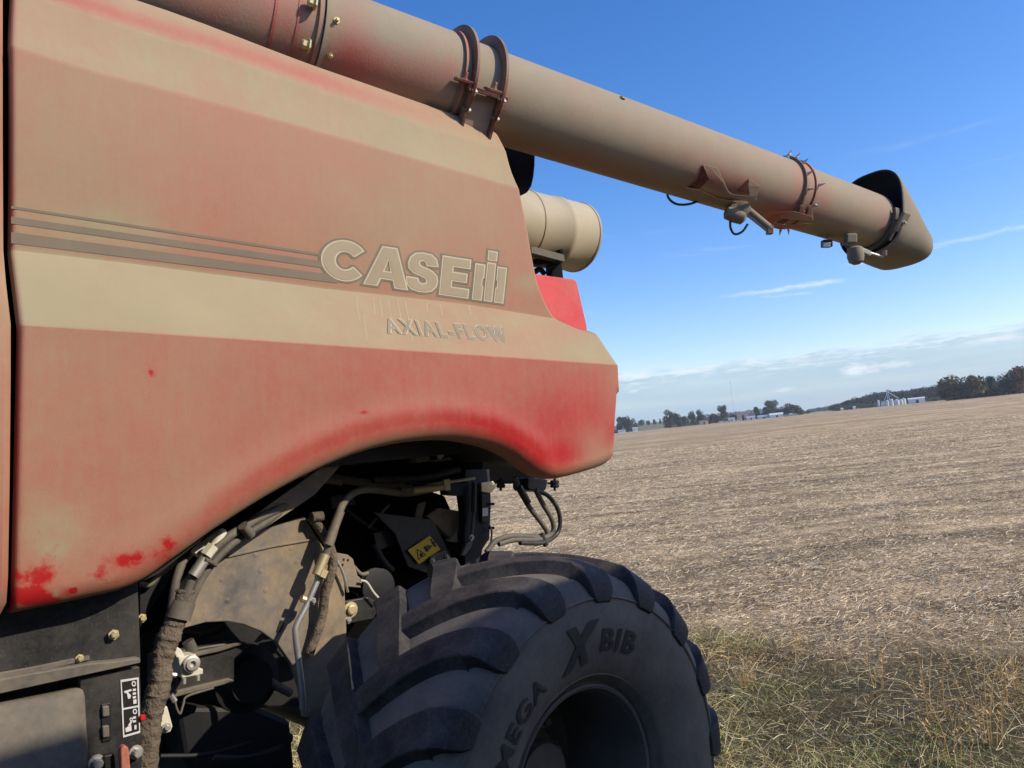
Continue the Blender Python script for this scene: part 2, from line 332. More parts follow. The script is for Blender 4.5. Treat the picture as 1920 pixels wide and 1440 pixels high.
def verge_f(x, y): return 8.25 - .46 * x + .35 * np.sin(x * 1.7) + .22 * np.sin(x * 4.1 + 1) - y    # > 0 : weedy verge
def build_ground():
    xs = np.concatenate([-np.geomspace(2300, 12, 40), np.linspace(-11, 14, 150), np.geomspace(15, 2300, 40)])
    ys = np.concatenate([-np.geomspace(500, 12, 25), np.linspace(-11, 20, 180), np.geomspace(21, 2600, 60)])
    X, Y = np.meshgrid(xs, ys); Z = terrain_h(X, Y); nx = len(xs); V = np.c_[X.ravel(), Y.ravel(), Z.ravel()]
    i = np.arange(len(ys) - 1)[:, None] * nx + np.arange(nx - 1)[None]; i = i.ravel(); F = np.c_[i, i + 1, i + nx + 1, i + nx]
    me = bpy.data.meshes.new('field'); me.vertices.add(len(V)); me.vertices.foreach_set('co', V.ravel()); me.loops.add(F.size); me.loops.foreach_set('vertex_index', F.ravel())
    me.polygons.add(len(F)); me.polygons.foreach_set('loop_start', np.arange(len(F)) * 4); me.polygons.foreach_set('loop_total', np.full(len(F), 4)); me.update(); me.validate()
    a = me.attributes.new('verge', 'FLOAT', 'POINT'); a.data.foreach_set('value', np.clip(verge_f(X, Y).ravel() * 1.4 + .2, 0, 1).astype(np.float32))
    link('field', me, ground_mat(), None, True, kind='structure')
build_ground()
def ribbons(name, pos, dirs, length, width, bend, cols, nseg, m, lift=None, taper=True, **props):
    """many thin bent blades in one mesh: pos (n,3), dirs (n,3) unit, bend (n,3) tip offset"""
    n = len(pos); side = np.cross(dirs, rng.normal(size=(n, 3))); side /= np.linalg.norm(side, axis=1)[:, None] + 1e-9
    ts = np.linspace(0, 1, nseg + 1); V = np.empty((n, (nseg + 1) * 2, 3))
    for j, t in enumerate(ts):
        c = pos + dirs * (length * t)[:, None] + bend * (t * t); wv = side * (width * ((1 - .85 * t) if taper else 1))[:, None] * .5
        V[:, 2 * j] = c - wv; V[:, 2 * j + 1] = c + wv
    base = (np.arange(n) * (nseg + 1) * 2)[:, None]; q = np.concatenate([np.array([2 * j, 2 * j + 1, 2 * j + 3, 2 * j + 2]) for j in range(nseg)])[None]
    F = (base + q).reshape(-1, 4)
    me = bpy.data.meshes.new(name); me.vertices.add(V.size // 3); me.vertices.foreach_set('co', V.ravel().astype(np.float32)); me.loops.add(F.size); me.loops.foreach_set('vertex_index', F.ravel())
    me.polygons.add(len(F)); me.polygons.foreach_set('loop_start', np.arange(len(F)) * 4); me.polygons.foreach_set('loop_total', np.full(len(F), 4)); me.update()
    a = me.attributes.new('Col', 'FLOAT_COLOR', 'POINT'); c4 = np.ones((n, (nseg + 1) * 2, 4)); c4[:, :, :3] = cols[:, None]; a.data.foreach_set('color', c4.ravel().astype(np.float32))
    return link(name, me, m, None, False, **props)
MT['straw'] = mat('straw', (1, 1, 1), .75, attr='Col', var=.15, vscale=30, spec=.2)
MT['blade'] = mat('weed_blades', (1, 1, 1), .7, attr='Col', var=.15, vscale=30, spec=.2)
def field_straw():
    # pick random pixels-free positions: polar, density falling with distance
    n = 330000; u = rng.random(n); d = 4.2 * (75 / 4.2) ** (u ** .95); th = rng.uniform(R(-22), R(46), n); x = d * np.sin(th); y = d * np.cos(th)
    v = verge_f(x, y); keep = (v < rng.normal(.0, .35, n)); x, y, d = x[keep], y[keep], d[keep]; n = len(x)
    pn = np.sin(x * 1.9 + np.sin(y * 1.1) * 2) * np.sin(y * 1.6 + np.sin(x * .8) * 2); k2 = rng.random(n) < .62 + .38 * pn; x, y, d = x[k2], y[k2], d[k2]; n = len(x)
    an = rng.normal(R(20), R(48), n); up_ = rng.normal(.08, .20, n); L = rng.uniform(.02, .115, n) * (1 + d / 60); W = rng.uniform(.0016, .0040, n) * (1 + d / 14)
    dirs = np.c_[np.cos(an), np.sin(an), up_]; dirs /= np.linalg.norm(dirs, axis=1)[:, None]
    pos = np.c_[x, y, terrain_h(x, y) + rng.uniform(.0, .035, n)]
    bend = rng.normal(size=(n, 3)) * (L * .25)[:, None]; bend[:, 2] = -np.abs(bend[:, 2]) * .4
    t = rng.random(n)[:, None]; br = rng.uniform(.55, 1.1, n)[:, None]
    cols = (np.array([.97, .81, .54]) * (1 - t) + np.array([.54, .405, .25]) * t) * br
    ribbons('straw_residue', pos, dirs, L, W, bend, cols, 2, MT['straw'], taper=False, kind='stuff')
field_straw()
def verge_grass():
    n = 150000; d = rng.uniform(0, 1, n) ** .7 * 7.5 + 2.2; th = rng.uniform(R(-38), R(50), n); x = d * np.sin(th); y = d * np.cos(th)
    v = verge_f(x, y); keep = v > rng.normal(.15, .3, n); x, y = x[keep], y[keep]; n = len(x)
    cl = np.sin(x * 2.3 + 1.2 * np.sin(y * 1.9)) * np.sin(y * 2.6 + np.sin(x * 2.1)); cl2 = np.sin(x * 5.1 + 2) * np.sin(y * 4.3)
    keep = rng.random(n) < .62 + .3 * cl + .1 * cl2; x, y, cl = x[keep], y[keep], cl[keep]; n = len(x)
    dk = np.zeros(n); gg = np.zeros(n); og = np.zeros(n)
    for (qx, qy, r_, amp, arr) in [(1660, 1255, .62, 1.3, dk), (1600, 1350, .42, 1.3, dk), (1730, 1370, .32, 1.1, dk), (1420, 1240, .18, .7, dk), (1400, 1260, .3, .8, og), (1340, 1240, .3, .8, og), (1850, 1300, .5, .8, og), (1480, 1300, .35, .9, gg), (1700, 1430, .4, 1, gg), (1880, 1420, .4, 1, gg), (1360, 1390, .25, .8, gg)]:
        q = G(qx, qy); arr += amp * np.exp(-((x - q.x) ** 2 / (r_ * 1.6) ** 2 + (y - q.y) ** 2 / (r_ * 1.1) ** 2))
    L = rng.uniform(.03, .13, n) * (1 + .45 * cl) * (1.1 - .5 * np.clip(dk, 0, 1)); an = rng.uniform(0, 2 * math.pi, n); tl = rng.uniform(.3, 1.5, n)
    dirs = np.c_[np.cos(an) * tl, np.sin(an) * tl, np.ones(n)]; dirs /= np.linalg.norm(dirs, axis=1)[:, None]
    bend = np.c_[np.cos(an), np.sin(an), -rng.uniform(.1, .9, n)] * (L * rng.uniform(.2, .8, n))[:, None]
    W = rng.uniform(.0022, .0055, n); g = np.clip(rng.normal(.30, .26, n) + .25 * np.sin(x * 1.4 + 2) * np.sin(y * 1.7), 0, 1)[:, None]
    dry = np.array([.78, .64, .33]); br = np.array([.42, .27, .13]); gr = np.array([.34, .36, .12]); q = (rng.random(n) < .35)[:, None]
    cols = np.where(q, br, dry) * (1 - g) + gr * g; cols *= rng.uniform(.7, 1.6, n)[:, None]
    dkc = np.clip(dk, 0, 1)[:, None] * (rng.random((n, 1)) < .85); cols = cols * (1 - dkc) + np.array([.15, .085, .045]) * rng.uniform(.5, 1.4, (n, 1)) * dkc
    ggc = np.clip(gg, 0, 1)[:, None] * (rng.random((n, 1)) < .7); cols = cols * (1 - ggc) + np.array([.32, .37, .12]) * rng.uniform(.6, 1.4, (n, 1)) * ggc
    ogc = np.clip(og, 0, 1)[:, None] * (rng.random((n, 1)) < .6); cols = cols * (1 - ogc) + np.array([.72, .46, .19]) * rng.uniform(.6, 1.3, (n, 1)) * ogc
    ribbons('verge_grass', np.c_[x, y, terrain_h(x, y)], dirs, L, W, bend, cols, 3, MT['blade'], kind='stuff')
    # flattened dead stalks over the weeds
    n = 14000; d = rng.uniform(3, 9, n); th = rng.uniform(R(-10), R(46), n); x = d * np.sin(th); y = d * np.cos(th); k = verge_f(x, y) > -.5; x, y = x[k], y[k]; n = len(x)
    an = rng.uniform(0, 2 * math.pi, n); L = rng.uniform(.05, .24, n); dirs = np.c_[np.cos(an), np.sin(an), rng.uniform(-.1, .5, n)]; dirs /= np.linalg.norm(dirs, axis=1)[:, None]
    cols = np.array([.80, .66, .40]) * rng.uniform(.45, 1.1, n)[:, None]
    ribbons('dead_stalks', np.c_[x, y, terrain_h(x, y) + rng.uniform(.0, .06, n)], dirs, L, rng.uniform(.002, .0045, n), rng.normal(size=(n, 3)) * (L * .2)[:, None], cols, 3, MT['blade'], kind='stuff')
verge_grass()
def weed(x, y, h, n, label):
    g = G(x, y); V = []; F = []; C = []
    for i in range(n):
        a = random.uniform(0, 6.28); q = Vector((math.cos(a), math.sin(a), 0)); p = g + q * random.uniform(0, .10); p.z = 0
        hh = h * random.uniform(.55, 1.05); lean = random.uniform(.1, .5); pts = [p + q * (lean * hh * t * t) + ZZ * hh * t for t in (0, .3, .6, .85, 1)]
        v, f = sweep(pts, lambda t: .0028 * (1.15 - t), 4); b = len(V); V += v; F += [tuple(b + k for k in ff) for ff in f]
        for _ in range(int(16)):                       # seeds and leaflets
            t = random.uniform(.25, 1); c = p + q * (lean * hh * t * t) + ZZ * hh * t; a2 = random.uniform(0, 6.28); e = Vector((math.cos(a2), math.sin(a2), random.uniform(.0, 1.2))).normalized() * random.uniform(.015, .045)
            s = e.cross(ZZ).normalized() * random.uniform(.002, .005); b = len(V); V += [c, c + e * .5 + s, c + e, c + e * .5 - s]; F.append((b, b + 1, b + 2, b + 3))
    o = obj('weed_plant', V, F, MT['weed'], None, False, fix=False); tagp(o, label, 'weed', 'tall dead weeds along the field edge')
MT['weed'] = mat('dead_weed', (.60, .40, .17), .7, var=.3, vscale=12, spec=.2)
for a in [(1850, 1400, .62, 9, 'tall golden dead weed clump nearest the bottom right corner of the verge'), (1740, 1345, .52, 7, 'upright tan weed stems left of the tallest clump on the verge'),
          (1885, 1290, .45, 8, 'orange brown weed stems at the right edge below the stubble'), (1640, 1290, .30, 6, 'thin dead stem clump in the dark brown patch of the verge'),
          (1395, 1290, .22, 8, 'low tan weed tuft beside the lugs of the rear tyre'), (1500, 1225, .20, 9, 'pale yellow grass tuft at the edge of the stubble field'),
          (1790, 1435, .40, 7, 'weed clump with bent stalks cut by the bottom edge of the picture')]: weed(*a)

# ================================================================== COMBINE
HARV = empty('combine_harvester', M(2.0, 3.5, 0), 'dusty red combine harvester with its unloading auger folded back over the rear side panel', 'combine harvester')
# ---- side panel --------------------------------------------------
D0 = 2.55
rowsA = {  # feature lines as pixel polylines and their inward offset from D0
    'A': ([(-60, -68), (97, 5), (243, 53), (399, 100), (600, 170), (786, 233), (920, 274), (1200, 360)], .135),
    'B': ([(-60, 65), (19, 85), (194, 139), (389, 190), (600, 248), (960, 350), (1200, 420)], .085),
    'C': ([(-60, 455), (19, 467), (243, 493), (600, 540), (872, 570), (1056, 600), (1200, 625)], .15),
    'E': ([(-60, 600), (36, 608), (600, 647), (1160, 685), (1300, 694)], .0)}
LINES = {}
for k, (pl, off) in rowsA.items():
    q = np.array([U(x, y, D0 + off) for x, y in pl]); LINES[k] = (q[:, 0], q[:, 1], off)
def lz(k, s): return np.interp(s, LINES[k][0], LINES[k][1])
OUT_TOP = [(21, -45, .23), (250, 0, .23), (560, 112, .215), (700, 158, .205), (850, 210, .20), (905, 232, .20), (925, 246, .20), (935, 262, .19), (960, 345, .14), (985, 440, .13), (1000, 495, .125), (1015, 535, .12), (1035, 572, .12), (1055, 592, .11), (1080, 604, .10), (1105, 611, .08), (1135, 617, .075), (1148, 652, .05), (1160, 686, .02), (1163.5, 740, .02)]
OUT_BOT = [(22, 1152, .11), (120, 1133, .10), (200, 1116, .10), (262, 1100, .10), (300, 1082, .10), (340, 1050, .10), (380, 1018, .10), (420, 987, .10), (500, 933, .10), (580, 888, .10), (660, 853, .10), (740, 832, .10), (830, 824, .10), (900, 834, .10), (945, 851, .10), (975, 871, .10), (1000, 888, .10), (1022, 896, .10), (1050, 896, .10), (1110, 880, .09), (1140, 867, .08), (1154, 850, .06), (1161, 800, .03), (1163.5, 740, .02)]
ot = np.array([U(x, y, D0 + o) for x, y, o in OUT_TOP]); ob = np.array([U(x, y, D0 + o) for x, y, o in OUT_BOT])
def mono(a):
    a = a.copy()
    for i in range(1, len(a)): a[i, 0] = max(a[i, 0], a[i - 1, 0] + 5e-4)
    return a
ot, ob = mono(ot), mono(ob); smax = min(ot[-1, 0], ob[-1, 0]) ; smin = max(ot[0, 0], ob[0, 0])
def crs(a, n=8):                                                   # smooth an outline
    return np.array([(p.x, p.y) for p in smoothpath([Vector((q[0], q[1], 0)) for q in a], n)])
otS, obS = mono(crs(ot, 5)), mono(crs(ob, 6))
LEFTX = [(21, -45), (19, 85), (19, 467), (36, 608), (22, 1152)]
LOWT = .055
def surf(s, z):
    """inward offset of the moulded panel at (s, z) before edge rounding"""
    zA, zB, zC, zE = lz('A', s), lz('B', s), lz('C', s), lz('E', s); zT = zA + .26; fade = np.clip((s - 2.45) / .45, 0, 1); zF = np.interp(s, [0.3, 3.2], [1.66, 1.75])
    oA, oB, oC = .135, .085, .15
    o = np.interp
    res = np.where(z > zA, oA + (z - zA) / .26 * .11, np.where(z > zB, oB + (z - zB) / np.maximum(zA - zB, 1e-3) * (oA - oB) + .006 * np.sin(np.clip((z - zB) / np.maximum(zA - zB, 1e-3), 0, 1) * math.pi),
          np.where(z > zC, oC + (z - zC) / np.maximum(zB - zC, 1e-3) * (oB - oC) - .012 * np.sin(np.clip((z - zC) / np.maximum(zB - zC, 1e-3), 0, 1) * math.pi),
          np.where(z > zE, (z - zE) / np.maximum(zC - zE, 1e-3) * oC, LOWT * np.clip((zE - z) / .6, 0, 1.3)))))
    return res
outl = np.concatenate([otS, obS[::-1]])
def dist_to(poly, X, Z, closed=True):
    a = poly; b = np.roll(poly, -1, axis=0) if closed else poly[1:]; a = a if closed else a[:-1]; best = np.full(X.shape, 1e9)
    for (ax, az_), (bx, bz) in zip(a, b):
        dx, dz = bx - ax, bz - az_; L2 = dx * dx + dz * dz + 1e-12; t = np.clip(((X - ax) * dx + (Z - az_) * dz) / L2, 0, 1); best = np.minimum(best, np.hypot(X - ax - t * dx, Z - az_ - t * dz))
    return best
def round_off(d, r):                                                # quarter-round roll-over of depth r within r of the edge
    t = np.clip(1 - d / r, 0, 1); return r * (1 - np.sqrt(np.clip(1 - t * t, 0, 1)))
def build_panel():
    # columns crowd where the outline is steep
    key = np.concatenate([np.linspace(smin, smax, 300), otS[:, 0], obS[:, 0], np.linspace(smin, smin + .05, 12), smax - np.geomspace(.0008, .12, 30)])
    S = np.unique(np.clip(np.round(key, 4), smin, smax)); nc = len(S); 
    zt = np.interp(S, otS[:, 0], otS[:, 1]); zb = np.interp(S, obS[:, 0], obS[:, 1])
    kn = [zb] + [np.clip(lz(k, S), zb, zt) for k in 'ECBA'] + [zt]; cnt = (64, 30, 54, 22, 30); rows = []
    for q in range(5):
        e = np.linspace(0, 1, cnt[q], endpoint=(q == 4))
        if q == 0: e = e ** 1.25
        if q == 4: e = 1 - (1 - e) ** 1.25
        rows.append(kn[q][:, None] + (kn[q + 1] - kn[q])[:, None] * e[None])
    Z = np.concatenate(rows, 1); nr = Z.shape[1]; X = np.repeat(S[:, None], nr, 1)
    off = surf(X, Z)
    bot = obS; dB = dist_to(bot, X, Z, False); dT = dist_to(otS, X, Z, False); dL = X - smin
    off = off + np.maximum(round_off(dB, .062), round_off(dT, .028 + .034 * np.clip((X - smax + .25) / .2, 0, 1))) + round_off(dL, .012) * .8
    # swelling flare that follows the wheel arch
    arch = obS[(obS[:, 0] > .85) & (obS[:, 0] < 2.5)]; dA = dist_to(arch, X, Z, False); off -= .006 * np.exp(-((dA - .11) / .05) ** 2)
    # left edge: door gap line wanders with the relief
    lq = np.array([U(x, y, D0 + o) for (x, y), o in zip(LEFTX, (.20, .105, .165, .02, .11))])[::-1]
    ls = np.interp(Z, lq[:, 1], lq[:, 0]); X = X + (ls - smin) * np.exp(-(X - smin) / .35)
    V = np.array(AX)[None, None] * X[..., None] + np.array(INW)[None, None] * (D0 + off)[..., None] + np.array(ZZ)[None, None] * Z[..., None]
    # rim folded inward 35 mm
    idx = np.arange(nc * nr).reshape(nc, nr); F = []
    for i in range(nc - 1):
        for j in range(nr - 1): F.append((idx[i, j], idx[i + 1, j], idx[i + 1, j + 1], idx[i, j + 1]))
    loop = list(idx[:, 0]) + list(idx[-1, 1:]) + list(idx[-2::-1, -1]) + list(idx[0, -2:0:-1]); V = V.reshape(-1, 3); b = len(V); n = len(loop)
    V2 = np.concatenate([V, V[loop] + np.array(INW)[None] * .05 ])
    for i in range(n): F.append((loop[i], loop[(i + 1) % n], b + (i + 1) % n, b + i))
    me = bpy.data.meshes.new('side_panel'); me.from_pydata(V2.tolist(), [], F); bm = bmesh.new(); bm.from_mesh(me); bmesh.ops.remove_doubles(bm, verts=bm.verts, dist=2e-4)
    bmesh.ops.dissolve_degenerate(bm, edges=bm.edges, dist=1e-4); bmesh.ops.recalc_face_normals(bm, faces=bm.faces); bm.to_mesh(me); bm.free()
    return link('side_panel', me, MT['panel'], HARV, True)
PAN = build_panel(); es(PAN, 28)
def interp_px(pl, X): return np.interp(X, [p[0] for p in pl], [p[1] for p in pl])
def dustfn(v, X, Y, d):
    s_ = v @ np.array(AX); z = v[:, 2] - 6e-4; zA, zB, zC, zE = [lz(k, s_) for k in 'ABCE']
    yA = interp_px(rowsA['A'][0], X)
    top = z > zA; band1 = (z <= zA) & (z > zB); main = (z <= zB) & (z > zC); band2 = (z <= zC) & (z > zE); low = z <= zE
    d = np.where(top, .80 - .36 * np.exp(-((Y - yA + 20) / 15) ** 2) * np.clip((900 - X) / 300, 0, 1), .6)
    d = np.where(band1, .86, d)
    d = np.where(main, .61 + .20 * np.exp(-((X - 130) / 200) ** 2) * np.exp(-((Y - 300) / 260) ** 2) + .12 * np.exp(-((X - 760) / 190) ** 2) * np.exp(-((Y - 420) / 110) ** 2), d)
    d = np.where(band2, 1.0 - .24 * np.clip((X - 520) / 420, 0, 1), d)
    d = np.where(low, .61 - .29 * np.clip((X - 350) / 600, 0, 1), d)
    yb = interp_px([(p[0], p[1]) for p in OUT_BOT], X); t = yb - Y; arch = np.clip((X - 250) / 120, 0, 1)
    d -= arch * low * .26 * np.exp(-((t - 42) / 26) ** 2); d += arch * low * .26 * np.exp(-((t - 2) / 16) ** 2)
    d -= (1 - arch) * low * .10 * np.exp(-(t / 60) ** 2)
    xl = np.interp(Y, [p[1] for p in LEFTX], [p[0] for p in LEFTX]); d -= .34 * np.exp(-((X - xl) / 9) ** 2)
    d += ((X > 640) | (X < 0)) * 0
    d = d + (band1 | band2) * .02 * np.sin(X / 37)
    return d
# clean streaks: drips below the lettering
paint(PAN, 0, fn=dustfn, scuff=[(70, 1075, 50, 45, .8), (60, 1120, 55, 26, 1.1), (120, 1018, 30, 12, .65), (90, 1000, 60, 30, .3), (235, 1050, 40, 24, .75), (310, 1030, 30, 28, .6), (200, 1075, 40, 20, .6), (138, 1107, 7, 6, 1.4), (283, 699, 8, 5, 1.0), (683, 773, 8, 4, 1.0)], blobs=[(70, 1085, 50, 42, -.14), (60, 1125, 60, 22, -.3), (110, 985, 55, 45, .25), (100, 1030, 26, 16, .30), (235, 1055, 46, 24, -.26), (310, 1040, 32, 24, -.18),
    (205, 425, 70, 40, .22), (285, 440, 40, 30, .15), (1118, 838, 38, 34, .48), (1110, 660, 60, 30, .20), (1000, 800, 130, 60, -.16), (1080, 770, 60, 50, -.12), (990, 530, 22, 20, .25), (960, 600, 60, 16, .12),
    (1150, 720, 14, 60, .12), (1128, 890, 45, 14, -.08), (1000, 880, 40, 20, -.12), (130, 1110, 8, 6, -.5), (105, 1115, 5, 8, .5), (283, 699, 8, 4, -.4), (683, 773, 7, 4, -.35), (380, 560, 200, 60, .08), (700, 720, 200, 40, -.05)])
# ---- stripes and lettering -------------------------------------
def onpanel(x, y, lift=.0016):
    D = D0 + .10
    for _ in range(4):
        s, z = U(x, y, D); D = D0 + float(surf(np.array([s]), np.array([z]))[0]) - lift
    s, z = U(x, y, D); return M(s, D, z)
def strip(y0l, y0r, y1l, y1r, name='stripe', x0=21, x1=640):
    V = []; F = []; n = 90
    for i in range(n + 1):
        t = i / n; x = x0 + (x1 - x0) * t; V += [onpanel(x, y0l + (y0r - y0l) * t), onpanel(x, y1l + (y1r - y1l) * t)]
        if i: F.append((2 * i - 2, 2 * i - 1, 2 * i + 1, 2 * i))
    obj(name, V, F, MT['stripe'], PAN, fix=False)
for a in [(386, 480, 391, 485), (406, 494, 419, 506), (435, 516, 456, 531)]: strip(*a, x1=632)
def textmesh(s, offset=0., res=6, shear=0., size=1., sp=1.):
    c = bpy.data.curves.new('t', 'FONT'); c.body = s; c.size = size; c.offset = offset; c.resolution_u = res; c.fill_mode = 'FRONT'; c.shear = shear; c.align_x = 'LEFT'; c.space_character = sp
    o = bpy.data.objects.new('t', c); COL.objects.link(o); dg = bpy.context.evaluated_depsgraph_get(); me = bpy.data.meshes.new_from_object(o.evaluated_get(dg)); bpy.data.objects.remove(o)
    V = np.array([v.co[:] for v in me.vertices]).reshape(-1, 3); F = [tuple(p.vertices) for p in me.polygons]; bpy.data.meshes.remove(me); return V, F
# stroked glyphs drawn by hand (unit height, own widths)
def arcp(cx, cy, rx, ry, a0, a1, n=18): return [(cx + rx * math.cos(R(a0 + (a1 - a0) * i / n)), cy + ry * math.sin(R(a0 + (a1 - a0) * i / n))) for i in range(n + 1)]
def ringed(outer, inner): return outer + inner[::-1]
GL = {
 'C': (.90, [arcp(.47, .5, .47, .5, 38, 322, 30) + [(.66, .36)] + arcp(.47, .5, .20, .23, 322, 38, 18) + [(.66, .64)]]),
 'A': (.98, [[(0, 0), (.34, 1), (.66, 1), (.98, 0), (.69, 0), (.635, .19), (.35, .19), (.29, 0)]], [[(.41, .38), (.575, .38), (.49, .70)]]),
 'S': (.80, [[(.03, .33), (.30, .33), (.33, .24), (.42, .20), (.50, .23), (.52, .30), (.48, .36), (.36, .40), (.18, .46), (.07, .56), (.05, .70), (.09, .85), (.20, .96), (.38, 1.0), (.58, .98), (.71, .88), (.76, .70), (.49, .68), (.46, .77), (.39, .80), (.32, .78), (.30, .72), (.33, .66), (.45, .62), (.63, .56), (.75, .46), (.79, .32), (.76, .17), (.66, .05), (.50, 0), (.33, 0), (.16, .04), (.06, .15)]]),
 'E': (.74, [[(0, 0), (0, 1), (.72, 1), (.72, .77), (.28, .77), (.28, .62), (.66, .62), (.66, .40), (.28, .40), (.28, .23), (.74, .23), (.74, 0)]]),
 'H1': (.25, [[(0, 0), (0, .93), (.25, .93), (.25, .60), (.21, .55), (.21, .40), (.25, .35), (.25, 0)]]),
 'i': (.22, [[(0, 0), (0, 1.0), (.22, 1.0), (.22, 0)], [(0, 1.08), (0, 1.32), (.24, 1.32), (.24, 1.08)]]),
 'H2': (.25, [[(0, 0), (0, .35), (.04, .40), (.04, .55), (0, .60), (0, .93), (.25, .93), (.25, 0)]]),
}
def offset_poly(p, d):
    a = np.array(p); n = len(a); area = sum(a[i, 0] * a[(i + 1) % n, 1] - a[(i + 1) % n, 0] * a[i, 1] for i in range(n)); sg = 1 if area > 0 else -1; o = []
    for i in range(n):
        e1 = a[i] - a[i - 1]; e2 = a[(i + 1) % n] - a[i]; n1 = np.array([e1[1], -e1[0]]) / (np.hypot(*e1) + 1e-9) * sg; n2 = np.array([e2[1], -e2[0]]) / (np.hypot(*e2) + 1e-9) * sg
        m_ = n1 + n2; m_ = m_ / (m_ @ m_ + 1e-9) * 2; 
        if np.hypot(*m_) > 1.9: m_ = m_ / np.hypot(*m_) * 1.9
        o.append(tuple(a[i] + m_ * d))
    return o
def fill(polys, holes=()):
    b = bmesh.new(); es_ = []
    for p in list(polys) + list(holes):
        vs = [b.verts.new((x, y, 0)) for x, y in p]; es_ += [b.edges.new((vs[i], vs[(i + 1) % len(vs)])) for i in range(len(vs))]
    bmesh.ops.triangle_fill(b, use_beauty=True, use_dissolve=False, edges=es_); b.verts.index_update()
    V = [v.co[:] for v in b.verts]; F = [tuple(v.index for v in f.verts) for f in b.faces]; b.free(); return V, F
def place_letters():
    def mp(x, y, lift):                                              # word frame -> picture frame of the lettering, in pixels
        # x along the word in letter heights, y up; perspective handled through four corners
        p00, p10, p11, p01 = np.array((607., 517)), np.array((951., 566)), np.array((951., 498)), np.array((607., 444.))
        s, z = {}, {}
        q = [np.array(U(*c, D0 + .112)) for c in (p00, p10, p11, p01)]
        u = x / WTOT; r = (q[0] * (1 - u) + q[1] * u) * (1 - y) + (q[3] * (1 - u) + q[2] * u) * y
        o = float(surf(np.array([r[0]]), np.array([r[1]]))[0]); return M(r[0], D0 + o - lift, r[1])
    word = [('C', .90), ('A', .90), ('S', .86), ('E', .84)]; xs = []; x = 0
    for g, adv in word: xs.append((g, x)); x += adv
    x += .02; xs.append(('H1', x)); xs.append(('i', x + .32)); xs.append(('H2', x + .61)); WTOT = x + .61 + .25
    names = {'C': 'letter', 'A': 'letter', 'S': 'letter', 'E': 'letter', 'H1': 'emblem_bar', 'i': 'emblem_bar', 'H2': 'emblem_bar'}
    for g, x0 in xs:
        polys = GL[g][1]; holes = GL[g][2] if len(GL[g]) > 2 else []
        for layer, (d, mtl, lift) in enumerate(((.062, 'halo', .0012), (.014, 'letrim', .0022), (-.020, 'letfill', .0032))):
            V, F = fill([offset_poly(p, d) for p in polys], [offset_poly(h, -min(d, .03)) for h in holes])
            if layer == 2 and g == 'i': mm = MT['letfill']
            obj({0: names[g] + '_halo', 1: names[g] + '_edge', 2: names[g]}[layer], [mp(v[0] + x0, v[1], lift) for v in V], F, MT[mtl], PAN, fix=False)
place_letters()
def axial():
    q = [np.array(U(*c, D0 + .06)) for c in ((722, 624), (951, 641), (951, 611), (722, 593))]
    for off, mtl, lift in ((.052, 'axrim', .0024), (.024, 'axfill', .0034)):
        V, F = textmesh('AXIAL-FLOW', off, sp=1.28); w_ = 6.05; x0 = V[:, 0].min(); w_ = V[:, 0].max() - x0; h = .73
        P_ = []
        for v in V:
            u = (v[0] - x0) / w_; y = v[1] / h; r = (q[0] * (1 - u) + q[1] * u) * (1 - y) + (q[3] * (1 - u) + q[2] * u) * y
            o = float(surf(np.array([r[0]]), np.array([r[1]]))[0]); P_.append(M(r[0], D0 + o - lift, r[1]))
        obj('model_lettering', P_, F, MT[mtl], PAN, fix=False)
axial()
for x, y0, y1, dx in ((668, 556, 600, 6), (700, 558, 588, 4), (712, 560, 594, 5), (728, 562, 596, 5), (746, 562, 600, 6), (760, 566, 640, 14), (800, 568, 585, 2), (826, 570, 592, 3), (880, 574, 590, 2), (682, 590, 640, 6)):
    V = []; F = []
    for i in range(9):
        t = i / 8; xx = x + dx * t + random.uniform(-.3, .3); V += [onpanel(xx - .45, y0 + (y1 - y0) * t, .0008), onpanel(xx + .45, y0 + (y1 - y0) * t, .0008)]
        if i: F.append((2 * i - 2, 2 * i - 1, 2 * i + 1, 2 * i))
    obj('drip_streak', V, F, MT['axrim'], PAN, fix=False)
# ---- neighbouring door panel at the left ------------------------
def door():
    V = []; F = []; ys = [-60, 0, 85, 250, 467, 530, 608, 700, 900, 1080, 1130, 1156]; xr = [6, 5, 5, 5, 6, 11, 20, 20, 18, 15, 12, -2]; ofs = [.20, .14, .11, .11, .125, .07, .012, .01, .02, .04, .07, .11]
    cols = [0, -12, -60, -160, -420]
    for y, x, o in zip(ys, xr, ofs):
        for k, c in enumerate(cols): V.append(UM(x + c, y + (-.12 * c if y > 1000 else .02 * c), D0 + o + (.018 if k == 0 else 0)))
    n = len(cols)
    for i in range(len(ys) - 1):
        for k in range(n - 1): F.append((i * n + k, i * n + k + 1, (i + 1) * n + k + 1, (i + 1) * n + k))
    b = len(V)
    for i in range(len(ys)): V.append(V[i * n] + INW * .05)
    for i in range(len(ys) - 1): F.append((i * n, (i + 1) * n, b + i + 1, b + i))
    o = obj('door_panel', V, F, MT['panel'], HARV, True); es(o, 30); paint(o, .62, [(8, 1060, 30, 90, -.2), (10, 560, 20, 60, .2)])
door()
plate('gap_shade_backing', [(-60, -120), (60, -120), (60, 1150), (-60, 1160)], 2.83, .02, MT['void'], HARV, 0)  # black sheet added to stand for the shade inside the door gap

# ---- body hull behind the shields --------------------------------
def sD(x, y, D): return U(x, y, D)[0]
s_tank0, s_end = -2.6, 2.55
mbox('body_shell', -2.6, 2.30, 2.86, 5.4, 1.98, 3.2, MT['dark'], HARV)
mbox('grain_tank', -3.4, 1.2, 2.95, 5.2, 3.2, 3.65, MT['dark'], HARV)
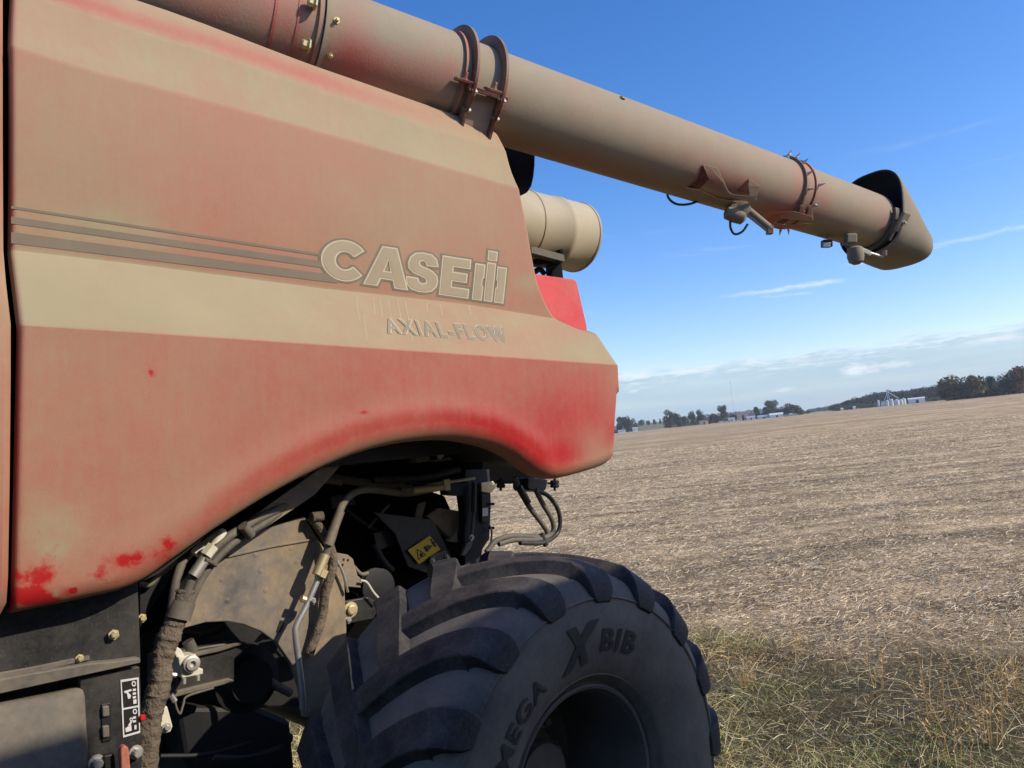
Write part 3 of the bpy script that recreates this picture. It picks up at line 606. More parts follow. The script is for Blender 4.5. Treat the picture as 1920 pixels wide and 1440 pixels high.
# arch liner: a dark curved sheet closing the space above the wheel
def liner():
    V = []; F = []; arch = [q for q in OUT_BOT if 262 <= q[0] <= 1060]
    for i, (x, y, o) in enumerate(arch):
        s, z = U(x, y, D0 + o + .04)
        V += [M(s, D0 + o + .045, z + .012), M(s, 3.05, max(z, 1.86) + .06), M(s, 4.8, max(z, 1.86) + .12)]
        if i: F += [(3 * i - 3, 3 * i - 2, 3 * i + 1, 3 * i), (3 * i - 2, 3 * i - 1, 3 * i + 2, 3 * i + 1)]
    obj('wheel_arch_liner', V, F, MT['dark'], HARV, True)
liner()
# rear red hood corner behind the panel
def rearbox():
    D = 3.0; pts = [(960, 505), (1012, 514), (1078, 523), (1083, 530), (1101, 609), (1104, 640), (980, 640)]
    o = plate('rear_hood', pts, D, .3, MT['redbox'], HARV, .012)
rearbox()

# ---- unloading auger ---------------------------------------------
DA, DB = 4.13, 4.13 * 1.25
QA, QB = P(1000, 207, DA), P(1450, 356, DB); AD = (QB - QA).normalized()
TOC = None
def ringdir(c): v = (CAMP - c); v = v - AD * v.dot(AD); return v.normalized()
def u_at(xp, r):                                                   # station whose camera-facing flank shows at picture column xp
    lo, hi = -3.2, 4.5
    for _ in range(50):
        m_ = (lo + hi) / 2; c = QA + AD * m_; p = c + ringdir(c) * r
        if (p - CAMP).dot(fw) < .3 or px(p)[0] < xp: lo = m_
        else: hi = m_
    return lo
def C(u): return QA + AD * u
r1, r2, r3 = .232, .217, .208
AUG = None
def tubeseg(name, u0, u1, ra, rb, base, blobs, n=70, parent=None, m='auger'):
    prof = [(u0 + (u1 - u0) * i / n, ra + (rb - ra) * i / n) for i in range(n + 1)]
    o = lathe(name, QA, AD, prof, MT[m], parent or HARV, seg=96, uref=ZZ, split=0)
    if m == 'auger': paint(o, base, blobs)
    return o
uS, uF1, uSeam = u_at(-400, r1), u_at(603, r1), u_at(858, r1)
AUG = tubeseg('unloading_auger', -2.6, uF1, r1, r1, .90, [(430, 10, 130, 40, -.30), (520, 60, 60, 60, -.14), (560, 70, 30, 60, -.15), (470, 20, 40, 30, .15)])
tubeseg('auger_tube', uF1, uSeam, r1, r1, .93, [(665, 90, 45, 70, -.42), (720, 130, 60, 40, -.30), (800, 150, 60, 40, -.2), (640, 110, 30, 30, -.2), (845, 130, 14, 20, -.3), (740, 55, 70, 30, .18)], parent=AUG)
u2a = uSeam - .02; u2b = u_at(1503, r2)
tubeseg('auger_tube', u2a, u2b, r2 + .008, r2, .98, [(1335, 335, 34, 24, -.45), (1395, 350, 34, 22, -.42), (1475, 385, 30, 30, -.28), (1440, 400, 50, 16, -.2), (950, 190, 16, 60, -.15), (1300, 290, 90, 20, -.1), (1500, 330, 12, 50, -.25)], n=110, parent=AUG)
u3a = u_at(1503, r2); u3b = u_at(1672, r3)
tubeseg('auger_tube', u3a, u3b, r3 + .006, r3 - .004, .97, [(1545, 380, 20, 40, -.25), (1662, 430, 12, 40, -.3), (1580, 420, 30, 40, -.1)], n=60, parent=AUG)
def ring(name, xp, r, out, th, m, a0=None, a1=None, base=.5, parent=None, uref=ZZ):
    u = u_at(xp, r); prof = [(u - th / 2, r - .01), (u - th / 2, r + out), (u + th / 2, r + out), (u + th / 2, r - .01), (u - th / 2, r - .01)]
    o = lathe(name, QA, AD, prof, MT[m], parent or AUG, seg=96, uref=uref, **({} if a0 is None else {'a0': R(a0), 'a1': R(a1)}), smooth=False, split=0)
    if m == 'auger': paint(o, base)
    return o, u
for xp, o_, th, b_ in ((513, .004, .012, .35), (557, .003, .016, .45), (606, .024, .016, 1.0), (596, .014, .020, .75), (868, .010, .012, .6)): ring('weld_band' if o_ < .01 else 'flange', xp, r1, o_, th, 'auger', base=b_)  # low redder flange paints the shadow band left of the pale lip
o, uj = ring('joint_flange', 1503, r2, .020, .014, 'auger2'); ring('joint_flange', 1521, r2 - .004, .022, .018, 'auger', base=.7); ring('joint_collar', 1512, r2, .008, .075, 'auger', base=.75)
# support clamps: tall thin rings
def clampring(xp, rin, rout, name='pipe_clamp'):
    u = u_at(xp, rout); th = .014
    prof = [(u - th / 2, rin), (u - th / 2, rout), (u + th / 2, rout), (u + th / 2, rin), (u - th / 2, rin)]
    o = lathe(name, QA, AD, prof, MT['auger2'], AUG, seg=96, uref=ZZ, smooth=False, split=0); return o, u
c1, uc1 = clampring(889, r2, r2 + .062); c2, uc2 = clampring(943, r2, r2 + .062)
def rad_pt(u, ang, r):                                              # ang: degrees from the camera flank, + towards the top
    c = C(u); f = ringdir(c); t = AD.cross(f); t = t if t.z > 0 else -t; a = R(ang); return c + (f * math.cos(a) + t * math.sin(a)) * r, (f * math.cos(a) + t * math.sin(a)), t
for a in (30, -8): 
    for uf, s in ((uF1 - .012, -1),):
        p, dr, t = rad_pt(uf, a, r1 + .030); boltm('hex_bolt', p - AD * .04, -AD, .020, .035, MT['brass'], AUG)
for a in (24, -12):
    p, dr, t = rad_pt(uF1 + .05, a, r1); boltm('hex_bolt', p, dr, .009, .022, MT['brass'], AUG)
# clamp saddle
pA, dA_, tA = rad_pt((uc1 + uc2) / 2, -28, r2 + .03)
def boxo(name, c, ex, ey, ez, m, parent, b=.003):                   # oriented box from centre and half-extents vectors
    V = [c + ex * i + ey * j + ez * k for i in (-1, 1) for j in (-1, 1) for k in (-1, 1)]; F = [(0, 1, 3, 2), (4, 6, 7, 5), (0, 4, 5, 1), (2, 3, 7, 6), (0, 2, 6, 4), (1, 5, 7, 3)]
    o = obj(name, V, F, m, parent); 
    if b: bev(o, b)
    return o
for uu, a_, ln in (((uc1 + uc2) / 2, 2, (uc2 - uc1) / 2 - .01),):
    p, dr, t = rad_pt(uu, a_, r2 + .045); boxo('clamp_bar', p, AD * (ln + .04), t * .012, dr * .010, MT['auger2'], AUG)
    p, dr, t = rad_pt(uu, -22, r2 + .022); boxo('saddle_plate', p, AD * ln, t * .085, dr * .012, MT['bracket'], AUG)
    p, dr, t = rad_pt(uu, -50, r2 + .05); boxo('saddle_frame', p, AD * (ln + .01), t * .012, dr * .05, MT['auger2'], AUG)
for uu in (uc1, uc2):
    for a in (0, -20):
        p, dr, t = rad_pt(uu, a, r2 + .048); boltm('hex_bolt', p + AD * .008, AD, .010, .016, MT['steel'], AUG)
        boltm('hex_bolt', p - AD * .008, -AD, .010, .016, MT['cuff'], AUG)
    # the foot of each clamp flares to a bracket below the tube
    p, dr, t = rad_pt(uu, -38, r2 + .06); boxo('clamp_foot', p, AD * .008, t * .11, dr * .052, MT['auger2'], AUG)
    p, dr, t = rad_pt(uu - .05, 6, r2 + .04); boxo('clamp_lug', p, AD * .05, t * .008, dr * .018, MT['auger2'], AUG); boltm('hex_bolt', p + t * .008, t, .009, .035, MT['dustred'], AUG)
pts_leg = [P(884, 205, 3.93), P(922, 205, 4.0), P(921, 246, 4.0), P(912, 246, 3.99), P(912, 228, 3.98), P(884, 218, 3.93)]
# spikes: cone-nosed screws at the joint
for u_, angs in ((u3a - .05, (88,)), (u3a + .012, (100, 84, 66, 44, 18, -14, -52)), (u3a + .115, (30, -2, -62, -78))):
    for a in angs:
        p, dr, t = rad_pt(u_, a, r3 + .004); lathe('pointed_screw', p, (dr + AD * .15), [(0, .016), (.012, .016), (.014, .010), (.034, .010), (.036, .008), (.064, .002)], MT['steel'], AUG, seg=8, smooth=False, split=0)
# underside bracket with Y arms, actuator, arm plate
dB = (C(1.9) - CAMP).dot(fw)
def pxd(u): c = C(u); return (c - CAMP).dot(fw)
def fl(x, y, r, lift=0.):                                            # pixel -> point on the auger's flank (cylinder r)
    v = ray(x, y); o_ = CAMP - QA; a = v - AD * v.dot(AD); b = o_ - AD * o_.dot(AD); rr = r + lift
    A_, B_, C_ = a.dot(a), 2 * a.dot(b), b.dot(b) - rr * rr; disc = B_ * B_ - 4 * A_ * C_
    t = (-B_ - math.sqrt(disc)) / (2 * A_) if disc > 0 else -B_ / (2 * A_); return CAMP + v * t
def armplate(name, pts, lift, th, m='bracket'):
    fr = [fl(x, y, r2, lift) for x, y in pts]; c = sum(fr, Vector()) / len(fr); d = -(CAMP - c).normalized(); b = prism_pts(fr, d * th); me = bpy.data.meshes.new(name); b.to_mesh(me); b.free(); o = link(name, me, MT[m], AUG); bev(o, .002); return o
armplate('bracket_arm', [(1318, 308), (1345, 315), (1357, 340), (1365, 358), (1372, 364), (1406, 368), (1403, 348), (1404, 335), (1427, 350), (1420, 365), (1418, 377), (1372, 370), (1362, 366), (1354, 342), (1336, 322)], .075, .03)
armplate('shaded_bracket_web', [(1318, 308), (1330, 335), (1312, 355), (1286, 352), (1306, 342)], .012, .01, 'auger2')  # both webs coloured dark maroon for the shaded recess behind the arms
armplate('shaded_bracket_web', [(1404, 335), (1408, 362), (1383, 357)], .010, .01, 'auger2')
armplate('bracket_base', [(1284, 351), (1312, 356), (1345, 372), (1392, 380), (1388, 394), (1362, 390), (1330, 376), (1290, 360)], .035, .03)
armplate('hinge_plate', [(1422, 407), (1455, 398), (1490, 396), (1523, 406), (1512, 414), (1482, 412), (1463, 409), (1452, 417), (1472, 422), (1500, 420), (1522, 418), (1520, 424), (1468, 430), (1432, 416)], .07, .012, 'dustred')
for x in (1504, 1519): armplate('hinge_ear', [(x - 4, 384), (x + 3, 386), (x + 6, 414), (x - 3, 414)], .06, .012, 'dustred')
def pr_(x, y, d=None): return P(x, y, d or dBr)
dBr = (fl(1400, 390, r2, .06) - CAMP).dot(fw)
tube('actuator_cylinder', [pr_(1400, 392), pr_(1446, 430)], .024, MT['spout'], AUG, seg=10)
tube('actuator_rod', [pr_(1396, 398), pr_(1440, 433)], .012, MT['steel'], AUG, seg=8)
lathe('actuator_motor', pr_(1362, 398), (pr_(1392, 408) - pr_(1362, 398)), [(-.01, .02), (0, .042), (.06, .048), (.11, .044), (.125, .02)], MT['spout'], AUG, seg=12, split=40)
lathe('actuator_gearbox', pr_(1392, 392), -fw, [(-.03, .045), (.03, .045), (.035, .03), (.036, .001)], MT['spout'], AUG, seg=14, split=40)
boxo('actuator_fork', pr_(1443, 431), rt * .018, up * .028, fw * .022, MT['auger2'], AUG)
boxo('clevis_block', pr_(1378, 385), rt * .035, up * .022, fw * .03, MT['bracket'], AUG)
tube('cable', [pr_(1250, 354), pr_(1254, 372), pr_(1270, 383), pr_(1295, 382), pr_(1318, 372)], .0075, MT['hoseb'], AUG, seg=6)
tube('cable', [pr_(1369, 412), pr_(1370, 428), pr_(1378, 439), pr_(1392, 434), pr_(1402, 420)], .0075, MT['hoseb'], AUG, seg=6)
dBr = (fl(1575, 455, r3, .05) - CAMP).dot(fw)
tube('cable', [pr_(1528, 430), pr_(1534, 439), pr_(1545, 440), pr_(1560, 436)], .009, MT['hoseb'], AUG, seg=6)
boxo('work_lamp', pr_(1550, 457), rt * .034, up * .026, fw * .03, MT['ink'], AUG, .008); boxo('lamp_lens', pr_(1550, 459, dBr - .035), rt * .026, up * .016, fw * .004, MT['lamp'], AUG)
tube('lamp_bracket', [pr_(1550, 446), pr_(1556, 438), pr_(1574, 432), pr_(1584, 440), pr_(1578, 460)], .012, MT['bracket'], AUG, seg=6)
boxo('pivot_bracket', pr_(1594, 448), rt * .038, up * .035, fw * .035, MT['spout'], AUG, .01)
lathe('spout_motor', pr_(1602, 462), pr_(1606, 494) - pr_(1602, 462), [(0, .03), (.01, .05), (.07, .058), (.11, .05), (.13, .02)], MT['spout'], AUG, seg=14, split=40)
boxo('spout_link', pr_(1620, 470), (pr_(1635, 477) - pr_(1610, 466)) * .5, up * .016, fw * .01, MT['pale'], AUG)
tube('spout_rod', [pr_(1630, 474), pr_(1656, 482)], .010, MT['steel'], AUG, seg=8); boxo('rod_clevis', pr_(1659, 475), rt * .008, up * .02, fw * .02, MT['bracket'], AUG)
def bolt_top(x, y): 
    p = fl(x, y, r2); 
boltm('hex_bolt', fl(1166, 187, r2), ZZ, .012, .02, MT['bracket'], AUG)
# spout: open hood that narrows to a lip
def spout():
    uu0 = u_at(1672, r3) - .02; c0 = C(uu0); fdir = AD.cross(ZZ).normalized(); fdir = fdir if fdir.dot(CAMP - c0) > 0 else -fdir; upd = fdir.cross(AD).normalized(); upd = upd if upd.z > 0 else -upd
    secs0 = [(0, .385, -.255, .250, 0), (.03, .378, -.268, .255, 0), (.12, .30, -.275, .255, 0), (.24, .19, -.280, .25, 0), (.36, .08, -.28, .235, 0), (.45, .0, -.272, .205, 0), (.495, -.04, -.255, .16, 0), (.515, -.075, -.225, .09, 0)]
    secs = [(0, .39, -.255, .262, 0), (.03, .385, -.268, .265, 0), (.12, .315, -.276, .262, 0), (.24, .20, -.282, .258, 0), (.34, .085, -.285, .250, 0), (.44, -.02, -.282, .240, 0), (.475, -.06, -.268, .215, 0), (.488, -.09, -.235, .16, 0)]
    V = []; F = []; n = 48
    for u_, top, bot, wd, _ in secs:
        cz = (top + bot) / 2; hh = (top - bot) / 2
        for k in range(n):
            a = 2 * math.pi * k / n; ca, sa = math.cos(a), math.sin(a); e = .72
            V.append(C(uu0 + u_ + .07 * max(0, 1 - u_ / .3) * (sa * .5 + .5)) + fdir * (wd * math.copysign(abs(ca) ** e, ca)) + upd * (cz + hh * math.copysign(abs(sa) ** e, sa)))
    for i in range(len(secs) - 1):
        for k in range(n): F.append((i * n + k, i * n + (k + 1) % n, (i + 1) * n + (k + 1) % n, (i + 1) * n + k))
    F.append(tuple(range((len(secs) - 1) * n, len(secs) * n)))
    o = obj('discharge_spout', V, F, MT['spout'], AUG, True)
    o.data.materials.append(MT['spoutin']); sd_ = o.modifiers.new('wall', 'SOLIDIFY'); sd_.thickness = .012; sd_.offset = -1; sd_.material_offset = 1; sd_.material_offset_rim = 1
    # cuff band and latch on the near flank
    prof = [(uu0 + .0, r3 + .004), (uu0 + .0, r3 + .03), (uu0 + .06, r3 + .034), (uu0 + .06, r3 + .004)]
    lathe('spout_cuff', QA, AD, [(a + -.02, b) for a, b in prof], MT['cuff'], AUG, seg=72, uref=ZZ, split=30, a0=R(84), a1=R(276))
    p, dr, t = rad_pt(uu0 + .03, 14, .262); boxo('spout_latch', p, AD * .045, t * .075, dr * .012, MT['spout'], AUG, .01); boltm('hex_bolt', p + dr * .012, dr, .012, .02, MT['steel'], AUG)
    p, dr, t = rad_pt(uu0 - .01, -2, .25); boxo('spout_strap', p, AD * .016, t * .07, dr * .01, MT['cuff'], AUG, .004)
spout()
# ---- air cleaner drum, duct and stand -----------------------------
def drum():
    d0, d1 = 5.45, 5.85; a = P(975, 425, d0); b = P(1084, 446, d1); d = (b - a).normalized(); L = (b - a).length; r = .258
    prof = [(-.25, r), (.0, r), (.005, r + .006), (.03, r + .006), (.035, r), (.05, r)]
    prof += [(L * .46, r), (L * .46 + .01, r + .007), (L * .46 + .05, r + .007), (L * .46 + .06, r), (L * .93, r), (L * .93 + .004, r + .006), (L * .93 + .02, r + .006), (L * .93 + .022, r), (L - .01, r - .01), (L + .012, r - .05), (L + .02, r - .12), (L + .022, .001)]
    o = lathe('intake_drum', a, d, prof, MT['tin'], HARV, seg=72, split=50)
    for xx, yy, w_ in ((1003, 497, 3),): pass
    boxo('stand_bar', P(1022, 478, 5.35), (P(1050, 486, 5.42) - P(990, 470, 5.3)) * .52, ZZ * .026, INW * .03, MT['tank'], HARV)
    boxo('stand_hook', P(1049, 478, 5.42), rt * .012, ZZ * .035, INW * .03, MT['dark'], HARV)
    boxo('stand_post', P(1039, 508, 5.44), rt * .038, ZZ * .11, INW * .03, MT['dark'], HARV)
    boxo('stand_cap', P(1015, 492, 5.44), rt * .09, ZZ * .024, INW * .05, MT['dark'], HARV)
    tube('stand_pipe', [P(1000, 512, 5.44), P(1012, 505, 5.44), P(1022, 515, 5.44)], .02, MT['dark'], HARV, seg=8)
    # black duct: stadium section that ends in a curved foot
    V = [P(x, y, 4.5) for x, y in [(928, 255), (1005, 285), (1005, 310), (1003, 330), (999, 348), (990, 362), (975, 366), (955, 360)]]; b_ = prism_pts(V, INW * .35); me = bpy.data.meshes.new('exhaust_duct'); b_.to_mesh(me); b_.free(); bev(link('exhaust_duct', me, MT['navy'], HARV), .03, 4)
    V = [P(x, y, 4.3) for x, y in [(928, 250), (952, 275), (958, 330), (975, 380), (955, 380), (935, 300)]]; b_ = prism_pts(V, INW * .05); me = bpy.data.meshes.new('duct_bracket'); b_.to_mesh(me); b_.free(); link('duct_bracket', me, MT['navy'], HARV)
drum()

# ---- rear wheel ---------------------------------------------------
WC = (1.98, 2.0 - 1.225)                                             # along, height of the hub
WD = 2.27; TR = .815; HW = .355                                     # centre plane, tread radius over lugs, half width
def W3(w_, rho, ph):                                                 # w_: outboard from centre plane; ph: degrees, 0 forward (-s), 90 top
    a = R(ph); return M(WC[0] - rho * math.cos(a), WD - w_, WC[1] + rho * math.sin(a))
CAR = [(0, .757), (.12, .756), (.22, .750), (.29, .738), (.335, .715), (.362, .68), (.376, .63), (.380, .57), (.372, .50), (.354, .435), (.332, .390), (.312, .372), (.298, .362), (.290, .354), (.286, .325)]
def tyre():
    prof = [(-a, b) for a, b in CAR[::-1]] + CAR[1:]; cs = smoothpath([Vector((a, b, 0)) for a, b in prof], 3); V = []; F = []; n = 144
    for c in cs:
        for k in range(n): V.append(W3(c.x * 1.06, c.y, 360 * k / n))
    for i in range(len(cs) - 1):
        for k in range(n): F.append((i * n + k, i * n + (k + 1) % n, (i + 1) * n + (k + 1) % n, (i + 1) * n + k))
    o = obj('rear_tyre', V, F, MT['rubber'], HARV, True, fix=False)
    b = bmesh.new(); b.from_mesh(o.data); bmesh.ops.recalc_face_normals(b, faces=b.faces); b.to_mesh(o.data); b.free()
    # thin moulded rings on the sidewall
    for rho, w_ in ((.388, .331), (.655, .374)):
        V = []; F = []
        for k in range(n):
            for dw, dr in ((-.004, -.006), (.004, 0), (-.004, .006)): V.append(W3((w_ + dw) * 1.06, rho + dr, 360 * k / n))
            for j in range(2): F.append((3 * k + j, 3 * k + j + 1, (3 * k + j + 4) % (3 * n), (3 * k + j + 3) % (3 * n)))
        obj('bead_ring', V, F, MT['rubber'], o, True, fix=False)
    return o
TY = tyre()
# lug path: w, top radius, carcass radius, angular lead, half width of the crown and of the foot
LP = [(-.045, .806, .750, 0, .040, .050), (-.01, .812, .750, 2.6, .046, .056), (.05, .814, .748, 7.2, .048, .059), (.11, .814, .748, 11.4, .048, .060), (.17, .811, .745, 15.2, .049, .062), (.23, .806, .740, 18.4, .051, .064),
      (.285, .797, .730, 20.8, .054, .068), (.325, .779, .715, 22.2, .057, .072), (.352, .758, .70, 23.0, .060, .074), (.368, .730, .67, 23.6, .061, .072), (.377, .698, .64, 24.0, .056, .066), (.380, .668, .62, 24.2, .046, .056), (.380, .655, .61, 24.3, .034, .044)]
def lug_mesh():
    q = [Vector((a[0], a[1], 0)) for a in LP]; V = []; F = []; 
    import itertools
    dense = []
    for i in range(len(LP) - 1):
        for t in (0, .5): dense.append([LP[i][k] * (1 - t) + LP[i + 1][k] * t for k in range(6)])
    dense.append(list(LP[-1])); nS = len(dense)
    for i, (w_, rt_, rc, lead, ht, hf) in enumerate(dense):
        # direction of the path on the tread, to set the width at right angles to it
        a = dense[max(i - 1, 0)]; b = dense[min(i + 1, nS - 1)]; dw = math.hypot(b[0] - a[0], b[1] - a[1]); dl = R(b[3] - a[3]) * rt_; L_ = math.hypot(dw, dl); cx, cy = dl / L_, dw / L_
        # outward normal in (w, rho)
        tw, tr = (b[0] - a[0]) / (dw + 1e-9), (b[1] - a[1]) / (dw + 1e-9); nw, nr_ = -tr, tw; nw, nr_ = (nw, nr_) if nr_ > 0 or w_ > .3 else (-nw, -nr_)
        wc, rcc = (w_, rc) if w_ < .3 else (w_ - nw * .055 - (.0), rc)
        if w_ >= .3: wc = min(wc, .372)
        for off, hgt, wmul in ((-hf * 1.16, 0, 1), (-hf * 1.02, .16, 1), (-ht * 1.03, .93, 1), (-ht * .95, .99, 1), (0, 1.005, 1), (ht * .95, .99, 1), (ht * 1.03, .93, 1), (hf * 1.02, .16, 1), (hf * 1.16, 0, 1)):
            ww = wc + (w_ - wc) * hgt; rr = rcc + (rt_ - rcc) * hgt
            dww = -off * cx * (1 if w_ < .3 else max(0, 1 - (w_ - .3) / .05)); dll = off * cy if w_ < .3 else off
            V.append((ww + dww, rr * .985, lead + math.degrees(dll / rr)))
    m_ = 9
    for i in range(nS - 1):
        for k in range(m_ - 1): F.append((i * m_ + k, i * m_ + k + 1, (i + 1) * m_ + k + 1, (i + 1) * m_ + k))
    F.append(tuple(range(m_))); F.append(tuple(range((nS - 1) * m_, nS * m_))); return V, F
LV, LF = lug_mesh()
WS = .40 / .375
LV = [(a * WS, b, c) for a, b, c in LV]
NL = 17; PH0 = 3.0
hub = M(WC[0], WD, WC[1])
def lugbase(side):
    V = [W3(side * a, b, -13 + c) - hub for a, b, c in LV]; o = obj('tread_lug', V, LF, MT['lug'], TY, True, fix=True); es(o, 30); o.location = hub; return o
for side in (1, -1):
    base = lugbase(side)
    for k in range(NL):
        o = base if k == 0 else base.copy()
        if k: COL.objects.link(o); o.parent = TY
        ang = PH0 + 360 / NL * (k + (0 if side > 0 else .5)); o.location = hub; o.rotation_mode = 'QUATERNION'
        from mathutils import Quaternion
        o.rotation_quaternion = Quaternion(INW, 0) @ Quaternion(-(-INW), R(ang)) if False else Quaternion(INW, R(ang))
def tyre_text():
    def arc_word(word, ph_c, rho0, h, offset, shear=0., adv=1.0, m='rubtxt'):
        V, F = textmesh(word, offset, 3, shear, sp=1.1); x0, x1 = V[:, 0].min(), V[:, 0].max(); P_ = []
        for v in V:
            rho = rho0 + v[1] / .73 * h; L_ = (v[0] - (x0 + x1) / 2) * h / .73 * adv; ph = ph_c + math.degrees(L_ / (rho0 + h / 2))
            w_ = float(np.interp(rho, [b for a, b in CAR[::-1]][0:], [a for a, b in CAR[::-1]])) ; P_.append(W3(w_ * 1.06 + .0055, rho, ph))
        obj('tyre_lettering', P_, F, MT[m], TY, fix=False)
    arc_word('MEGA', 46, .462, .072, .022, adv=1.12); arc_word('X', 85, .452, .135, .055, .35, .9); arc_word('BIB', 108.5, .474, .080, .024, adv=1.22)
tyre_text()
# rim
RIMP = [(.284, .330), (.292, .348), (.300, .350), (.306, .344), (.302, .334), (.285, .326), (.24, .316), (.20, .308), (.12, .298), (.02, .292), (-.04, .282), (-.05, .24), (-.05, .0005)]
V = []; F = []; n = 120
for a, b in RIMP:
    for k in range(n): V.append(W3(a * 1.06, b, 360 * k / n))
for i in range(len(RIMP) - 1):
    for k in range(n): F.append((i * n + k, i * n + (k + 1) % n, (i + 1) * n + (k + 1) % n, (i + 1) * n + k))
RIM = obj('wheel_rim', V, F, MT['rim'], HARV, True); es(RIM, 35)
lathe('wheel_hub', W3(-.05, 0, 0), -INW, [(0, .15), (.08, .15), (.10, .12), (.16, .11), (.17, .0005)], MT['rim'], RIM, seg=32)
for k in range(10):
    a = 36 * k; boltm('wheel_nut', W3(-.05, .20, a), -INW, .02, .04, MT['steel'], RIM)
lathe('axle_beam', W3(-.1, 0, 0), INW, [(0, .13), (.5, .12), (.9, .16), (2.3, .16)], MT['dark'], HARV, seg=24)

# ---- chassis seen through the arch --------------------------------
plate('lower_side_sheet', [(-60, 1140), (60, 1120), (160, 1095), (257, 1065), (261, 1160), (264, 1242), (150, 1266), (-60, 1312)], 2.78, .012, MT['black'], HARV)
plate('sheet_ledge', [(-60, 1272), (60, 1251), (168, 1229), (169, 1238), (60, 1262), (-60, 1285)], 2.765, .014, MT['tank'], HARV)
plate('sheet_ledge', [(-60, 1284), (60, 1262), (172, 1243), (212, 1240), (263, 1233), (264, 1243), (150, 1268), (-60, 1314)], 2.74, .05, MT['tank'], HARV, .005)
for x, y, q in ((213, 1190, .011), (149, 1234, .008)): boltm('hex_bolt', UM(x, y, 2.765), -INW, q, .014, MT['brass'], HARV)
plate('control_panel', [(150, 1272), (262, 1250), (265, 1330), (266, 1480), (160, 1500)], 2.77, .03, MT['black'], HARV)
# moulded tank with a rounded shoulder
def tankl():
    V = []; F = []; cols = [-80, -20, 40, 100, 150, 162, 165]
    for x in cols:
        dx = max(0, (x - 150) / 15)
        for k, (y, o) in enumerate([(0, .10), (.02, .045), (.06, .012), (.14, 0), (.5, -.01), (.8, -.03), (1.1, -.05), (1.4, -.07)]):
            yt = 1282 + (1318 - 1282) * (1 - (x + 20) / 185) + (3 if False else 0); V.append(UM(x, yt + y * 165, 2.74 + o + dx * .05))
    n = 8
    for i in range(len(cols) - 1):
        for k in range(n - 1): F.append((i * n + k, i * n + k + 1, (i + 1) * n + k + 1, (i + 1) * n + k))
    o = obj('moulded_tank', V, F, MT['tank'], HARV, True); so = o.modifiers.new('wall', 'SOLIDIFY'); so.thickness = .02; so.offset = -1
tankl()
# control switches and instruction decal
for y0, y1 in ((1325, 1343), (1362, 1382)): plate('switch', [(192, y0), (205, y0 - 2), (206, y1), (193, y1 + 2)], 2.755, .016, MT['tank'], HARV, .004)
plate('switch_bezel', [(190, 1321), (208, 1318), (209, 1388), (192, 1392)], 2.764, .008, MT['ink'], HARV, .002)
DEC = decal('instruction_decal', [(226, 1275), (260, 1270), (263, 1374), (231, 1383)], 2.7665, MT['white'], HARV)
for q in ([(229, 1279), (257, 1274), (259, 1322), (232, 1327)], [(232, 1331), (259, 1326), (261, 1370), (234, 1378)]): decal('decal_field', q, 2.7648, MT['ink'], DEC)
def dk(pts, m='white', D=2.763): return decal('decal_mark', pts, D, MT[m], DEC)
def ringdk(cx, cy, r_, r_in):
    k = 14; V = []; F = []
    for i in range(k):
        a = 2 * math.pi * i / k
        for rr in (r_, r_in): V.append(UM(cx + rr * .8 * math.cos(a), cy + rr * math.sin(a), 2.763))
    for i in range(k): F.append((2 * i, 2 * i + 1, (2 * i + 3) % (2 * k), (2 * i + 2) % (2 * k)))
    obj('decal_mark', V, F, MT['white'], DEC, fix=False)
for cx, cy in ((251, 1282), (253, 1334)): ringdk(cx, cy, 5.2, 2.8)
for y in (1292, 1299, 1306, 1344, 1351): dk([(249, y), (255, y - 1), (255, y + 3), (249, y + 4)])
dk([(250, 1312), (256, 1311), (256, 1319), (250, 1320)]); dk([(252, 1360), (256, 1359), (256, 1367), (252, 1368)])
dk([(233, 1296), (246, 1292), (247, 1295), (240, 1298), (246, 1304), (244, 1310), (240, 1310), (238, 1300), (233, 1299)]); dk([(235, 1366), (246, 1358), (247, 1370), (236, 1373)]); ringdk(246, 1349, 3.8, 1.8); dk([(240, 1360), (246, 1351), (248, 1353), (243, 1362)])
# knobs and gauges at the foot
boltm('valve_knob', UM(180, 1430, 2.76), -INW, .016, .03, MT['steel'], HARV, seg=10); boltm('valve_knob', UM(254, 1410, 2.76), -INW, .014, .03, MT['steel'], HARV, seg=10)
plate('isolator_handle', [(226, 1404), (234, 1397), (242, 1402), (246, 1450), (228, 1456)], 2.70, .03, MT['dustred'], HARV, .006)
boltm('side_reflector', UM(264, 1345, 2.77), AX * .4 - INW, .010, .014, MT['redlamp'], HARV, seg=12, washer=False)
plate('switch_block', [(195, 1418), (214, 1413), (215, 1450), (197, 1456)], 2.74, .03, MT['ink'], HARV)
# big axle side plate with the round cut-out
plate('axle_side_plate', [(325, 1140), (335, 1095), (385, 1052), (440, 1020), (500, 990), (571, 968), (592, 1005), (620, 1045), (645, 1075), (650, 1180), (648, 1345), (570, 1345), (562, 1290), (547, 1245), (520, 1206), (490, 1184), (455, 1170), (425, 1165), (385, 1167), (345, 1178), (325, 1190)], 3.02, .03, MT['plate'], HARV, .004)
PL = plate('plate_crease', [(428, 1041), (510, 1022), (596, 1008), (597, 1012), (510, 1027), (428, 1046)], 3.012, .01, MT['plate'], HARV, .003)
for x, y in ((415, 1087), (488, 1071), (556, 1053), (566, 1090), (498, 1107), (426, 1126), (478, 1040), (545, 1028)): lathe('plate_dimple', UM(x, y, 3.022), -INW, [(0, .012), (.003, .010), (.0045, .001)], MT['plate'], HARV, seg=12)
plate('plate_slot', [(519, 1183), (526, 1163), (533, 1163), (533, 1171), (526, 1186), (520, 1186)], 3.015, .01, MT['ink'], HARV, .002)
